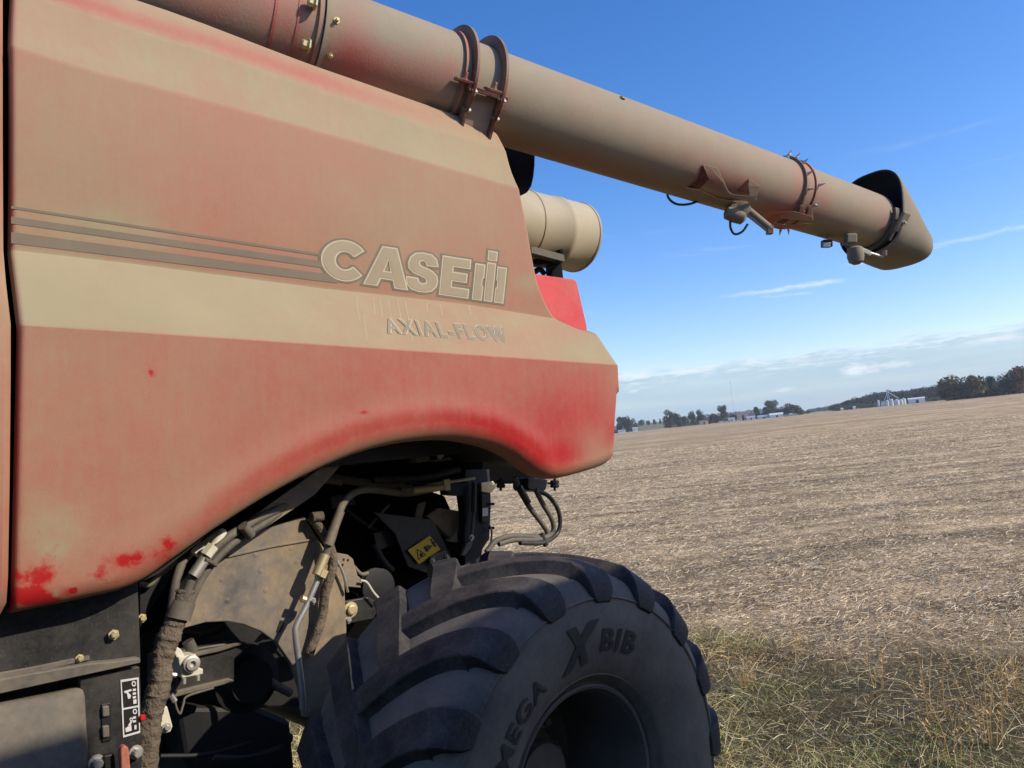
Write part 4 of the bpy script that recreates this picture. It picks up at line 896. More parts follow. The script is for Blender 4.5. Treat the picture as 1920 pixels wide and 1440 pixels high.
plate('inner_tab', [(478, 1203), (491, 1188), (496, 1190), (494, 1200), (482, 1206)], 3.10, .01, MT['tank'], HARV, .002)
# panel behind the arch on the upper left
plate('arch_gusset', [(430, 1000), (520, 935), (640, 850), (655, 840), (640, 872), (590, 928), (520, 975), (465, 1012)], 2.92, .02, MT['plate'], HARV, .003)
plate('hanger_plate', [(262, 1090), (325, 1065), (310, 1100), (270, 1160), (262, 1180)], 2.95, .01, MT['dark'], HARV)
boltm('hex_bolt', UM(266, 1159, 2.9), -INW, .010, .014, MT['brass'], HARV)
# dark masses: cleaning shoe, spreader housing, frame rails
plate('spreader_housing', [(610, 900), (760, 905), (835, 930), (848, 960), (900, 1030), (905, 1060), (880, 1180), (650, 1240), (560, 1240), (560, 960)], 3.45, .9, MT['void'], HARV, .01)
plate('arch_shade_sheet', [(420, 760), (985, 760), (985, 900), (620, 935), (420, 1000)], 3.7, .05, MT['void'], HARV, 0)  # added black sheet covers a bright gap, painted as deep shade
plate('frame_rail', [(250, 1060), (620, 880), (1000, 850), (1005, 905), (900, 905), (640, 905), (560, 960), (420, 1100), (250, 1200)], 3.30, .25, MT['void'], HARV, .01)  # rail blackened to look shaded where sun gets past the panel corner
plate('underbody', [(262, 1190), (350, 1150), (580, 1160), (650, 1200), (660, 1318), (600, 1322), (570, 1325), (480, 1328), (330, 1330), (330, 1402), (300, 1425), (262, 1425)], 3.50, .8, MT['dark'], HARV, .01)
plate('underbody', [(330, 1325), (480, 1325), (545, 1352), (560, 1500), (380, 1500), (345, 1420)], 3.3, .6, MT['dark'], HARV, .02)
plate('lift_arm', [(285, 1228), (440, 1203), (462, 1204), (466, 1214), (440, 1236), (440, 1280), (380, 1296), (310, 1318), (285, 1325)], 3.12, .06, MT['black'], HARV, .006)
plate('lift_arm_rail', [(300, 1238), (410, 1214), (452, 1203), (462, 1206), (412, 1222), (300, 1246)], 3.10, .03, MT['tank'], HARV, .004)
plate('lift_arm_rail', [(300, 1304), (430, 1272), (440, 1276), (420, 1284), (300, 1315)], 3.10, .03, MT['tank'], HARV, .004)
plate('valve_block', [(334, 1232), (368, 1226), (373, 1252), (381, 1254), (381, 1264), (341, 1272), (337, 1250)], 2.98, .09, MT['pale'], HARV, .005)
lathe('valve_port', UM(358, 1244, 2.975), -INW, [(0, .030), (.012, .030), (.014, .022), (.02, .022), (.021, .012), (.01, .010), (.009, .001)], MT['steel'], HARV, seg=20)
for x, y in ((345, 1277), (371, 1271)): tube('valve_stud', [UM(x, y - 5, 2.98), UM(x, y + 5, 2.98)], .008, MT['steel'], HARV, seg=6)
plate('lever_plate', [(328, 1210), (340, 1218), (346, 1230), (332, 1234), (326, 1222)], 2.99, .02, MT['pale'], HARV)
plate('lever_plate', [(308, 1322), (314, 1325), (324, 1362), (320, 1372), (306, 1376), (299, 1362)], 2.93, .015, MT['pale'], HARV, .004); boltm('hex_bolt', UM(312, 1364, 2.92), -INW, .010, .012, MT['steel'], HARV)
tube('sensor', [UM(320, 1303, 2.95), UM(328, 1315, 2.95)], .010, MT['steel'], HARV, seg=8); tube('sensor_wire', [UM(328, 1315, 2.95), UM(332, 1330, 2.95), UM(338, 1338, 2.95), UM(344, 1320, 2.97), UM(352, 1305, 3.0), UM(400, 1290, 3.05)], .004, MT['hose'], HARV, seg=6)
tube('fitting', [UM(300, 1262, 2.92), UM(330, 1266, 2.92)], .009, MT['steel'], HARV, seg=8)
tube('ball_joint', [UM(352, 1202, 3.06), UM(362, 1222, 3.06)], .022, MT['hose'], HARV, seg=10)
lathe('axle_joint', UM(455, 1270, 3.35), -INW, [(0, .14), (.05, .14), (.06, .10), (.1, .09), (.102, .001)], MT['dark'], HARV, seg=28)
# hoses
D_ = 2.86
tube('hose_sleeve', [UM(345, 1105, D_), UM(336, 1145, D_), UM(320, 1185, D_), UM(305, 1230, D_), UM(300, 1280, D_), UM(286, 1330, D_), UM(277, 1390, D_), UM(268, 1500, D_)], lambda t: .037 * (1 + .05 * math.sin(t * 23) + .04 * math.sin(t * 61 + 1) + .03 * math.sin(t * 140)), MT['sleeve'], HARV, n=14, seg=24, wob=.07)
tube('sleeve_cuff', [UM(344, 1128, D_ - .005), UM(333, 1160, D_ - .005)], .043, MT['tank'], HARV, seg=20)
tube('hydraulic_hose', [UM(322, 1140, D_), UM(330, 1090, D_), UM(345, 1050, D_ + .05), UM(375, 1020, 3.0)], .016, MT['hose'], HARV)
tube('hydraulic_hose', [UM(340, 1140, 2.84), UM(362, 1080, 2.83), UM(392, 1040, 2.83), UM(430, 1005, 2.84), UM(480, 975, 2.88), UM(545, 940, 2.95), UM(600, 885, 3.1)], .0165, MT['hose'], HARV)
tube('hydraulic_hose', [UM(352, 1142, 2.85), UM(375, 1090, 2.85), UM(408, 1045, 2.85), UM(448, 1010, 2.86), UM(500, 978, 2.90), UM(560, 930, 2.99), UM(610, 880, 3.12)], .015, MT['hose'], HARV)
tube('hydraulic_hose', [UM(335, 1140, 2.87), UM(352, 1100, 2.86), UM(372, 1072, 2.85)], .013, MT['dustred'], HARV)
tube('hose_ferrule', [UM(362, 1080, 2.82), UM(384, 1047, 2.82)], .021, MT['steel'], HARV, seg=14); tube('hose_ferrule', [UM(386, 1042, 2.82), UM(400, 1024, 2.82)], .023, MT['pale'], HARV, n=2, seg=6)
tube('elbow_fitting', [UM(398, 1030, 2.84), UM(410, 1012, 2.84), UM(416, 1000, 2.85), UM(400, 1010, 2.88), UM(370, 1034, 2.9)], .018, MT['pale'], HARV, seg=10); tube('elbow_fitting', [UM(366, 1040, 2.88), UM(382, 1024, 2.88)], .022, MT['pale'], HARV, seg=6)
tube('hose_clamp', [UM(384, 1048, 2.80), UM(405, 1060, 2.83)], .008, MT['cuff'], HARV, seg=8)
tube('hose_clamp', [UM(455, 985, 2.82), UM(470, 1004, 2.84)], .020, MT['hose'], HARV, seg=10)
# steel line and rubber hose in front of the plate
tube('steel_line', [UM(598, 1082, 2.93), UM(575, 1135, 2.93), UM(557, 1170, 2.93), UM(554, 1190, 2.93), UM(560, 1240, 2.93), UM(566, 1290, 2.93), UM(568, 1330, 2.94)], .0125, MT['steel'], HARV, seg=12)
tube('hydraulic_hose', [UM(598, 1075, 2.93), UM(622, 1010, 2.93), UM(636, 960, 2.94), UM(655, 930, 3.0), UM(690, 918, 3.1), UM(760, 925, 3.2), UM(820, 915, 3.25)], .017, MT['hose'], HARV)
tube('hose_ferrule', [UM(594, 1078, 2.92), UM(610, 1040, 2.92)], .021, MT['brass'], HARV, seg=12); tube('pipe_nut', [UM(600, 1082, 2.92), UM(606, 1068, 2.92)], .026, MT['brass'], HARV, n=2, seg=6)
tube('hose_ferrule', [UM(614, 1022, 2.92), UM(638, 958, 2.92)], .020, MT['plate'], HARV, seg=12)
tube('pipe_clamp_bolt', [UM(565, 1122, 2.94), UM(588, 1128, 2.94)], .014, MT['brass'], HARV, seg=8); boltm('hex_bolt', UM(586, 1127, 2.92), -INW, .010, .016, MT['steel'], HARV)
tube('rusty_hose', [UM(582, 968, 2.99), UM(600, 992, 2.98), UM(618, 1025, 2.97), UM(624, 1060, 2.96), UM(610, 1110, 2.97), UM(603, 1160, 2.98), UM(580, 1225, 3.0)], .020, MT['sleeve'], HARV, seg=12, wob=.04)
tube('rusty_hose', [UM(584, 970, 2.97), UM(604, 968, 2.97)], .022, MT['sleeve'], HARV, seg=10)
tube('steel_line', [UM(628, 1045, 2.99), UM(642, 1072, 2.99), UM(652, 1110, 3.0)], .006, MT['steel'], HARV, seg=8)
tube('cross_pipe', [UM(610, 895, 3.28), UM(760, 915, 3.28)], .022, MT['tank'], HARV, seg=10)
tube('cross_pipe', [UM(750, 922, 3.2), UM(830, 913, 3.2)], .018, MT['brass'], HARV, seg=10); tube('pipe_nut', [UM(748, 921, 3.19), UM(772, 919, 3.19)], .026, MT['tank'], HARV, n=2, seg=6)
tube('cross_pipe', [UM(800, 910, 3.25), UM(890, 897, 3.25)], .009, MT['brass'], HARV, seg=8)
plate('pipe_bracket', [(832, 899), (844, 898), (845, 919), (835, 920)], 3.18, .02, MT['brass'], HARV)
plate('hinge_bracket', [(778, 852), (806, 848), (806, 865), (781, 868)], 3.05, .05, MT['tank'], HARV); plate('hinge_bracket', [(814, 862), (842, 856), (850, 862), (820, 866)], 3.05, .05, MT['tank'], HARV); boltm('hex_bolt', UM(824, 853, 3.05), -INW, .014, .02, MT['steel'], HARV)
tube('support_strut', [UM(690, 990, 3.4), UM(730, 945, 3.4)], .009, MT['tank'], HARV, seg=6)
plate('perforated_link', [(784, 945), (800, 940), (788, 985), (782, 998), (774, 996), (774, 984)], 3.38, .01, MT['tank'], HARV)
# grey corner guard, warning decal and bracket over the tyre
plate('corner_guard', [(800, 968), (822, 952), (862, 958), (874, 975), (846, 1010), (835, 1000)], 3.36, .05, MT['plate'], HARV, .004)
plate('corner_guard', [(874, 975), (874, 992), (862, 1018), (843, 1014)], 3.34, .05, MT['tin'], HARV, .004)
YD = plate('warning_decal', [(765, 1032), (806, 1004), (826, 1030), (786, 1058)], 3.33, .003, MT['yellow'], HARV, 0)
def yk(pts): decal('decal_mark', pts, 3.3275, MT['ink'], YD)
def tri_outline(a, b, c, t):
    m_ = lambda p: ((p[0] * (1 - t) + (a[0] + b[0] + c[0]) / 3 * t), (p[1] * (1 - t) + (a[1] + b[1] + c[1]) / 3 * t)); A_, B_, C_ = m_(a), m_(b), m_(c)
    for p, q, r_, s_ in ((a, b, B_, A_), (b, c, C_, B_), (c, a, A_, C_)): yk([p, q, r_, s_])
tri_outline((782, 1029), (784, 1050), (799, 1040), .22); yk([(787, 1038), (792, 1037), (793, 1043), (788, 1044)])
yk([(794, 1026), (799, 1023), (805, 1032), (800, 1035)]); yk([(803, 1026), (810, 1022), (811, 1024), (804, 1028)]); yk([(801, 1022), (803, 1021), (808, 1029), (806, 1030)])
yk([(808, 1016), (812, 1014), (819, 1024), (815, 1026)]); yk([(806, 1012), (809, 1010), (811, 1013), (808, 1015)]); yk([(810, 1020), (816, 1014), (817, 1016), (812, 1022)])
plate('decal_backing', [(700, 960), (812, 975), (850, 1050), (800, 1075), (765, 1062), (740, 1000)], 3.345, .02, MT['black'], HARV)
plate('latch_bracket', [(806, 1044), (836, 1030), (850, 1052), (812, 1066)], 3.32, .02, MT['tank'], HARV, .004)
for x, y in ((811, 1052), (838, 1045), (824, 1056), (843, 1055)): boltm('hex_bolt', UM(x, y, 3.315), -INW, .011, .014, MT['steel'], HARV)
# perforated bracket and small fittings left of the tyre
plate('drilled_bracket', [(630, 1036), (652, 1040), (662, 1048), (672, 1084), (640, 1086), (634, 1060)], 3.12, .01, MT['plate'], HARV)
for x, y in ((645, 1049), (643, 1059), (653, 1050)): plate('drilled_hole', [(x - 1.5, y - 2), (x + 1.5, y - 2), (x + 1.5, y + 2), (x - 1.5, y + 2)], 3.117, .003, MT['ink'], HARV, 0)
plate('cable_mount', [(644, 1084), (672, 1080), (680, 1088), (676, 1102), (650, 1100)], 3.08, .02, MT['spout'], HARV)
tube('cable', [UM(676, 1088, 3.06), UM(688, 1092, 3.06), UM(700, 1110, 3.06), UM(714, 1126, 3.06)], .005, MT['pale'], HARV, seg=6)
plate('bearing_bracket', [(646, 1128), (690, 1120), (715, 1132), (700, 1160), (650, 1170)], 3.10, .03, MT['black'], HARV); boltm('bearing_cap', UM(657, 1143, 3.09), -INW, .022, .02, MT['brass'], HARV, seg=12); boltm('hex_bolt', UM(652, 1162, 3.09), -INW, .012, .014, MT['steel'], HARV)
lathe('belt_pulley', UM(700, 1100, 3.30), -INW, [(0, .09), (.02, .09), (.025, .07), (.05, .09), (.055, .06), (.056, .001)], MT['dark'], HARV, seg=24)
# upright at the rear with gas strut, valve strip and hoses
plate('rear_upright', [(872, 880), (918, 880), (921, 945), (918, 1010), (905, 1030), (900, 1060), (872, 1062), (870, 1000), (874, 975), (868, 930), (838, 928), (834, 905), (872, 905)], 3.28, .06, MT['dark'], HARV, .004)
tube('gas_strut', [UM(889, 905, 3.25), UM(888, 960, 3.25)], .014, MT['hoseb'], HARV, seg=10); tube('strut_rod', [UM(888, 960, 3.25), UM(884, 1008, 3.25)], .009, MT['cuff'], HARV, seg=8); boltm('ball_stud', UM(884, 1008, 3.24), -INW, .010, .014, MT['steel'], HARV, seg=10)
plate('strut_foot', [(876, 1018), (888, 1010), (884, 1026), (872, 1042), (866, 1042)], 3.25, .02, MT['tank'], HARV)
plate('valve_strip', [(903, 925), (917, 925), (917, 980), (904, 980)], 3.26, .03, MT['ink'], HARV); plate('part_tag', [(905, 953), (915, 952), (915, 967), (905, 968)], 3.255, .003, MT['white'], HARV, 0)
plate('relay_cover', [(902, 905), (925, 902), (932, 912), (920, 925), (903, 922)], 3.26, .05, MT['brass'], HARV)
for y in (945, 990): tube('strip_knob', [UM(917, y, 3.25), UM(926, y, 3.25)], .008, MT['dark'], HARV, seg=6)
tube('upright_wire', [UM(918, 985, 3.25), UM(922, 1000, 3.24), UM(918, 1030, 3.2), UM(909, 1045, 3.1)], .006, MT['dustred'], HARV, seg=6)
plate('mast_lamp_box', [(990, 895), (1027, 899), (1024, 918), (1020, 922), (993, 920), (989, 912)], 2.95, .12, MT['black'], HARV, .008)
for x, y in ((939, 908), (1040, 908)):
    tube('marker_post', [UM(x, y - 12, 2.95), UM(x, y + 12, 2.95)], .007, MT['dark'], HARV, seg=6)
    for dy in (-4, 3): tube('marker_knob', [UM(x - 6, y + dy, 2.95), UM(x + 6, y + dy, 2.95)], .011, MT['dark'], HARV, seg=6)
tube('marker_post', [UM(1027, 906, 2.96), UM(1040, 906, 2.96)], .006, MT['dark'], HARV, seg=6)
# hose loop that drops to the wheel
Dh = 2.9
tube('loop_hose', [UM(965, 895, Dh), UM(975, 920, Dh), UM(992, 950, Dh), UM(1015, 980, Dh), UM(1026, 998, Dh), UM(1020, 1008, Dh), UM(1000, 1007, Dh - .03), UM(960, 1005, Dh - .05), UM(930, 1014, Dh - .05), UM(912, 1035, Dh - .05)], .0135, MT['hose'], HARV, seg=10)
tube('loop_hose', [UM(1004, 918, Dh), UM(1018, 945, Dh), UM(1034, 972, Dh), UM(1038, 992, Dh), UM(1030, 1004, Dh), UM(1005, 1012, Dh - .03), UM(965, 1012, Dh - .05), UM(935, 1020, Dh - .05)], .0135, MT['hose'], HARV, seg=10)
tube('loop_hose', [UM(1006, 920, Dh), UM(1028, 930, Dh), UM(1046, 955, Dh), UM(1050, 985, Dh), UM(1040, 1005, Dh), UM(1015, 1018, Dh - .03), UM(975, 1018, Dh - .05)], .012, MT['hoseb'], HARV, seg=10)
tube('hose_sleeve', [UM(972, 912, Dh - .005), UM(990, 943, Dh - .005)], .019, MT['hoseb'], HARV, seg=10)
tube('cable_tie', [UM(1014, 1002, Dh - .02), UM(1024, 1022, Dh - .02)], .017, MT['hoseb'], HARV, seg=8)
tube('loop_hose', [UM(975, 897, 3.0), UM(985, 908, 3.0), UM(1000, 915, 3.0)], .012, MT['hoseb'], HARV, seg=8)
for (a, b, r_, D_a, mm) in [((640, 950), (740, 1010), .012, 3.42, 'dark'), ((700, 900), (860, 880), .02, 3.25, 'black'), ((330, 1345), (545, 1385), .022, 3.5, 'dark'), ((300, 1418), (470, 1392), .009, 3.2, 'dark'), ((400, 1420), (530, 1400), .012, 3.15, 'hoseb'),
    ((345, 1180), (420, 1172), .02, 3.2, 'black'), ((470, 1240), (545, 1300), .018, 3.28, 'hose'), ((700, 1020), (735, 1070), .02, 3.42, 'black'), ((662, 1062), (690, 1075), .01, 3.2, 'tank'), ((500, 860), (640, 905), .016, 3.2, 'hose'), ((270, 1075), (330, 1050), .012, 2.92, 'tank'), ((262, 1095), (300, 1075), .010, 2.92, 'tank')]:
    q0, q1 = UM(*a, D_a), UM(*b, D_a); tube('service_line', [q0, (q0 + q1) / 2 - ZZ * .02, q1], r_, MT[mm], HARV, seg=10)
for a in [[(650, 870), (720, 862), (724, 880), (652, 890)], [(700, 1000), (730, 990), (742, 1020), (708, 1034)], [(620, 930), (660, 925), (668, 945), (622, 955)]]: plate('small_cover', a, 3.40, .04, MT['black'], HARV, .004)
# right-hand far side of the machine, seen under the belly
mbox('far_side_frame', -2.5, 1.9, 4.9, 5.1, .9, 2.0, MT['dark'], HARV)
# front wheel (out of view, carries the machine)
lathe('front_tyre', M(-2.9, 2.2, 1.0), INW, [(0, .5), (0, .9), (.08, 1.0), (.7, 1.0), (.78, .9), (.78, .5)], MT['rubber'], HARV, seg=48)

# ================================================================== GRAIN TRUCK behind the photographer (throws the shade on the lower machine)
TRK = {}
def truck():
    # its box top and tail edge are found from where the shade ends on the combine
    ptop = UM(130, 1372, 2.74); tail = M(2.86, 1.85, 1.2); k = 4.2; sh = SUNV
    def hit(p): # point at horizontal distance k*... in the plane parallel to the machine, D = -1.6
        Dp = p.dot(INW); t = (Dp + 1.5) / (-sh.dot(INW)); return p + sh * t
    a, b = hit(ptop), hit(tail); top = a.z; s1 = b.dot(AX)
    T = empty('grain_truck', M(s1 - 3, -2.7, 0), 'pale grain truck parked behind the photographer, out of the picture', 'truck')
    m = mat('truck_paint', (.50, .44, .34), .5, dust=.2)
    mbox('cargo_box', s1 - 7.5, s1 - 1.7, -3.9, -1.5, 1.15, top, m, T, .02); mbox('tail_box', s1 - 1.7, s1, -3.9, -1.5, 1.15, top - .30, m, T, .02)  # tail box stepped down to let sun reach the tyre top
    for s in np.arange(s1 - 7.2, s1 - .2, .8): mbox('box_rib', s, s + .07, -1.5, -1.44, 1.2, top - .25, m, T, .005)
    mbox('truck_frame', s1 - 9.5, s1 - .1, -3.2, -2.2, .75, 1.15, MT['dark'], T, .01)
    mbox('truck_cab', s1 - 9.8, s1 - 7.8, -3.85, -1.55, .8, top * .93, m, T, .08)
    for s in (s1 - 8.7, s1 - 2.6, s1 - 1.4):
        for D in (-3.9, -1.85): lathe('truck_wheel', M(s, D, .52), INW, [(0, .2), (0, .46), (.05, .52), (.3, .52), (.35, .46), (.35, .2)], MT['rubber'], T, seg=32, close=True)
truck()

# ================================================================== FAR EDGE OF THE FIELD
def leaf_mesh(name, w_, h_, n, mseed, col_shift):
    r = np.random.default_rng(mseed); nb = 13; cs = []
    for i in range(nb): 
        a = r.uniform(0, 6.28); q = r.uniform(.05, .36); cs.append((q * math.cos(a), q * math.sin(a), r.uniform(.26, .84), r.uniform(.15, .24)))
    cs.append((0, 0, .62, .34)); cs.append((0, 0, .45, .34)); V = []; F = []
    for k in range(n):
        c = cs[r.integers(len(cs))]; d = r.normal(size=3); d /= np.linalg.norm(d); rad = c[3] * r.uniform(.55, 1.08); p = np.array(c[:3]) + d * rad * np.array([1, 1, .8])
        e = r.normal(size=3); e /= np.linalg.norm(e); f = np.cross(e, r.normal(size=3)); f /= np.linalg.norm(f); s = r.uniform(.022, .048); b = len(V)
        V += [p - e * s, p + f * s * .8, p + e * s, p - f * s * .8]; F.append((b, b + 1, b + 2, b + 3))
    me = bpy.data.meshes.new(name); me.from_pydata([(a * w_, b_ * w_, c_ * h_) for a, b_, c_ in np.array(V)], [], F); me.update(); return me
FOL = [mat('foliage_green', (.11, .13, .055), .7, var=.35, vscale=.9, spec=.15), mat('foliage_olive', (.165, .145, .06), .7, var=.35, vscale=.9, spec=.15), mat('foliage_rust', (.14, .088, .048), .7, var=.35, vscale=.9, spec=.15), mat('foliage_dark', (.075, .090, .046), .7, var=.3, vscale=.9, spec=.15)]
BARK = mat('bark', (.09, .07, .055), .85, bump=.5, bscale=8)
CROWN = [[None] * 4 for _ in range(5)]
for i in range(5):
    for j in range(4):
        me = leaf_mesh('crown', 1., 1., 2000, 30 + i, 0) if j == 0 else CROWN[i][0].copy()
        me.materials.clear(); me.materials.append(FOL[j]); CROWN[i][j] = me
def trunk_mesh():
    V = []; F = []
    def add(pts, r0, r1_):
        v, f = sweep(pts, lambda t: r0 + (r1_ - r0) * t, 7); b = len(V); V.extend(v); F.extend(tuple(b + k for k in q) for q in f)
    add([(0, 0, -.03), (.004, 0, .2), (-.01, .01, .45), (.01, 0, .75)], .032, .008)
    for a, z, l in ((.3, .28, .34), (2.2, .34, .30), (4.1, .30, .36), (5.3, .44, .24), (1.3, .5, .22)):
        q = Vector((math.cos(a), math.sin(a), 0)); add([Vector((0, 0, z)), Vector((0, 0, z + .12)) + q * l * .5, Vector((0, 0, z + .30)) + q * l], .014, .004)
    me = bpy.data.meshes.new('trunk'); me.from_pydata([tuple(v) for v in V], [], F); me.update(); me.materials.append(BARK); return me
TRUNK = trunk_mesh(); tcount = [0]
def horizon_y(x): return 831.5 - (x - 960) * .1018
def far_pt(x, dist):                                                 # ground point seen in column x at a distance
    v = ray(x, horizon_y(x)); v = Vector((v.x, v.y, 0)).normalized() * dist; return Vector((v.x, v.y, float(terrain_h(np.array([v.x]), np.array([v.y]))[0])))
def tree(x, ytop, ybot, dist, wpx, kind, label, group='trees along the far edge of the field', zb=None):
    d = dist; b = far_pt(x, d); k = d * math.cos(math.atan2(b.x, b.y)) / FPX; top = EYE + (horizon_y(x) - ytop) * k; bot = b.z if zb is None else zb; h = max(2., top - bot)
    w_ = wpx * k
    T = empty('tree', (b.x, b.y, bot - .1), label, 'tree', group); i = tcount[0] % 5; tcount[0] += 1
    c = bpy.data.objects.new('crown', CROWN[i][kind]); COL.objects.link(c); c.parent = T; c.scale = (w_ * 1.16, w_ * 1.16, h * 1.10); c.rotation_euler = (0, 0, random.uniform(0, 6.28))
    t_ = bpy.data.objects.new('trunk', TRUNK); COL.objects.link(t_); t_.parent = T; t_.scale = (w_ * .8, w_ * .8, h)
# (x, top, width, kind, distance, label)
TL = [(1166, 783, 22, 3, 700, 'dark tree whose crown touches the rear edge of the red side panel'), (1178, 782, 20, 3, 700, 'dark round tree second to the right of the red panel'), (1188, 786, 16, 0, 710, 'lower green tree ending the clump beside the red panel'),
 (1204, 787, 11, 0, 900, 'small tree alone left of the pair of lollipop trees'), (1217, 789, 7, 3, 900, 'tiny round tree on the distant rise, leftmost of three'), (1228, 787, 7, 3, 900, 'tiny round tree on the distant rise, middle of three'), (1239, 786, 6, 3, 900, 'tiny round tree on the distant rise, rightmost of three'),
 (1258, 770, 22, 3, 640, 'broad dark tree rising above the clump nearest the hedge'), (1271, 776, 18, 3, 640, 'dark tree leaning on the broad tree at the left clump'), (1254, 792, 18, 2, 600, 'low rust brown bush at the left end of the main tree clump'), (1285, 781, 16, 0, 640, 'mid green tree between dark tree and narrow poplar like tree'), (1300, 772, 15, 0, 630, 'narrow upright green tree above the low sheds'),
 (1316, 769, 17, 3, 650, 'tall dark tree left of the rust coloured trees'), (1336, 776, 18, 2, 620, 'brownish tree left of the tallest rust tree'), (1358, 761, 16, 2, 610, 'tallest rust coloured tree above the white sheds'), (1346, 780, 16, 2, 610, 'low rust tree at the foot of the tallest rust tree'), (1374, 777, 16, 3, 640, 'dark tree right of the tallest rust tree'), (1388, 779, 14, 0, 660, 'low green tree behind the house with the cream wall'),
 (1421, 763, 13, 0, 600, 'slim tree standing just left of the large oak'), (1448, 752, 27, 0, 600, 'large rounded oak behind the long white shed'), (1438, 764, 18, 3, 600, 'dark tree tucked under the left side of the large oak'), (1466, 768, 20, 3, 600, 'dark tree between the large oak and the twin crowned tree'), (1484, 757, 24, 3, 600, 'wide dark tree at the right end of the white sheds'), (1497, 764, 15, 3, 600, 'dark tree behind the yellow bush'), (1503, 768, 10, 1, 580, 'yellow olive bush closing the right end of the clump'), (1516, 770, 8, 0, 560, 'small isolated green tree in the gap of pale grass'),
 (1790, 706, 46, 1, 380, 'big olive tree at the left end of the near tree row'), (1775, 722, 26, 3, 385, 'dark tree in front of the left flank of the big olive tree'), (1826, 704, 38, 1, 380, 'big olive crowned tree, second along the near tree row'), (1846, 716, 24, 3, 385, 'dark tree beside the gap with the small house'), (1858, 707, 26, 3, 390, 'flat topped dark tree above the small white house'), (1872, 722, 22, 3, 385, 'low dark tree right of the small white house'), (1891, 697, 30, 3, 370, 'tall dark tree near the right edge of the picture'), (1912, 688, 34, 2, 360, 'rust tinted tree at the right edge, the tallest of the row'), (1899, 716, 28, 3, 372, 'dark tree in the foot of the tallest rust tinted tree'),
 (1822, 736, 8, 3, 365, 'small dark conifer below the second olive tree'), (1851, 733, 8, 3, 365, 'small dark conifer left of the small white house'), (1900, 727, 10, 3, 360, 'small dark conifer at the field edge on the far right')]
for x, yt, wp, kd, d, lb in TL: tree(x, yt, 0, d, wp, kd, lb)
# woodland behind, read as one mass from here: individual crowns along a ridge line
n_w = 0
ridge = [(1510, 767), (1540, 764), (1570, 757), (1600, 750), (1625, 742), (1650, 736), (1680, 734), (1710, 734), (1730, 726), (1760, 723), (1790, 722), (1850, 716), (1960, 706)]
def wood():
    V = []; F = []; r = np.random.default_rng(5); 
    for x in np.arange(1565, 1990, 5.0):
        yt = np.interp(x, [p[0] for p in ridge], [p[1] for p in ridge]) + r.uniform(-4, 3); d = 760 - (x - 1565) * .35 + r.uniform(-40, 40); b = far_pt(x, d); k = d * math.cos(math.atan2(b.x, b.y)) / FPX; h = EYE + (horizon_y(x) - yt) * k - b.z; h = max(h, 4); w_ = 22 * k
        for _ in range(420):
            q = r.normal(size=3); q /= np.linalg.norm(q); q *= r.uniform(.6, 1.05); p = np.array([b.x + q[0] * w_ * .5, b.y + q[1] * w_ * .5, b.z + h * (.52 + q[2] * .48)])
            e = r.normal(size=3); e /= np.linalg.norm(e); f = np.cross(e, r.normal(size=3)); f /= np.linalg.norm(f); s = r.uniform(.35, .8); bb = len(V); V += [p - e * s, p + f * s, p + e * s, p - f * s]; F.append((bb, bb + 1, bb + 2, bb + 3))
    # thin far line
    for x in np.arange(1130, 1570, 3.0):
        if x < 1500 and x > 1255: yt = horizon_y(x) - 16
        elif x <= 1255: continue
        else: yt = np.interp(x, [1500, 1570], [771, 760])
        d = 1500; b = far_pt(x, d); k = d / FPX; h = max(3, EYE + (horizon_y(x) - yt) * k - b.z + r.uniform(-2, 1)); w_ = 8 * k
        for _ in range(130):
            q = r.normal(size=3); q /= np.linalg.norm(q); p = np.array([b.x + q[0] * w_ * .5, b.y + q[1] * w_ * .5, b.z + h * (.5 + q[2] * .5)]); e = r.normal(size=3); e /= np.linalg.norm(e); f = np.cross(e, r.normal(size=3)); f /= np.linalg.norm(f); s = r.uniform(.5, 1.2); bb = len(V); V += [p - e * s, p + f * s, p + e * s, p - f * s]; F.append((bb, bb + 1, bb + 2, bb + 3))
    me = bpy.data.meshes.new('far_woodland'); me.from_pydata([tuple(v) for v in V], [], F); me.update(); link('far_woodland', me, mat('woodland', (.072, .074, .036), .8, var=.45, vscale=.06, spec=.1), None, kind='stuff')
wood()
def scrub(name, x0, x1, d, hpx, m, seed, rows=1):
    V = []; F = []; r = np.random.default_rng(seed)
    for x in np.arange(x0, x1, 2.6):
        dd = d + r.uniform(-6, 6); b = far_pt(x, dd); k = dd * math.cos(math.atan2(b.x, b.y)) / FPX; h = hpx * k * r.uniform(.55, 1.15); w_ = 8 * k
        for _ in range(110):
            q = r.normal(size=3); q /= np.linalg.norm(q); q *= r.uniform(.5, 1.05); p = np.array([b.x + q[0] * w_ * .5, b.y + q[1] * w_ * .5, b.z + h * (.46 + q[2] * .5)]); e = r.normal(size=3); e /= np.linalg.norm(e); f = np.cross(e, r.normal(size=3)); f /= np.linalg.norm(f); s = r.uniform(.15, .4); bb = len(V); V += [p - e * s, p + f * s, p + e * s, p - f * s]; F.append((bb, bb + 1, bb + 2, bb + 3))
    me = bpy.data.meshes.new(name); me.from_pydata([tuple(v) for v in V], [], F); me.update(); link(name, me, m, None, kind='stuff')
scrub('field_edge_scrub', 1775, 1960, 392, 10, FOL[1], 61); scrub('field_edge_scrub', 1252, 1400, 660, 12, FOL[0], 62); scrub('field_edge_scrub', 1150, 1195, 715, 11, FOL[3], 63); scrub('field_edge_scrub', 1400, 1505, 625, 9, FOL[3], 64); scrub('field_edge_scrub', 1570, 1775, 640, 10, FOL[0], 65)
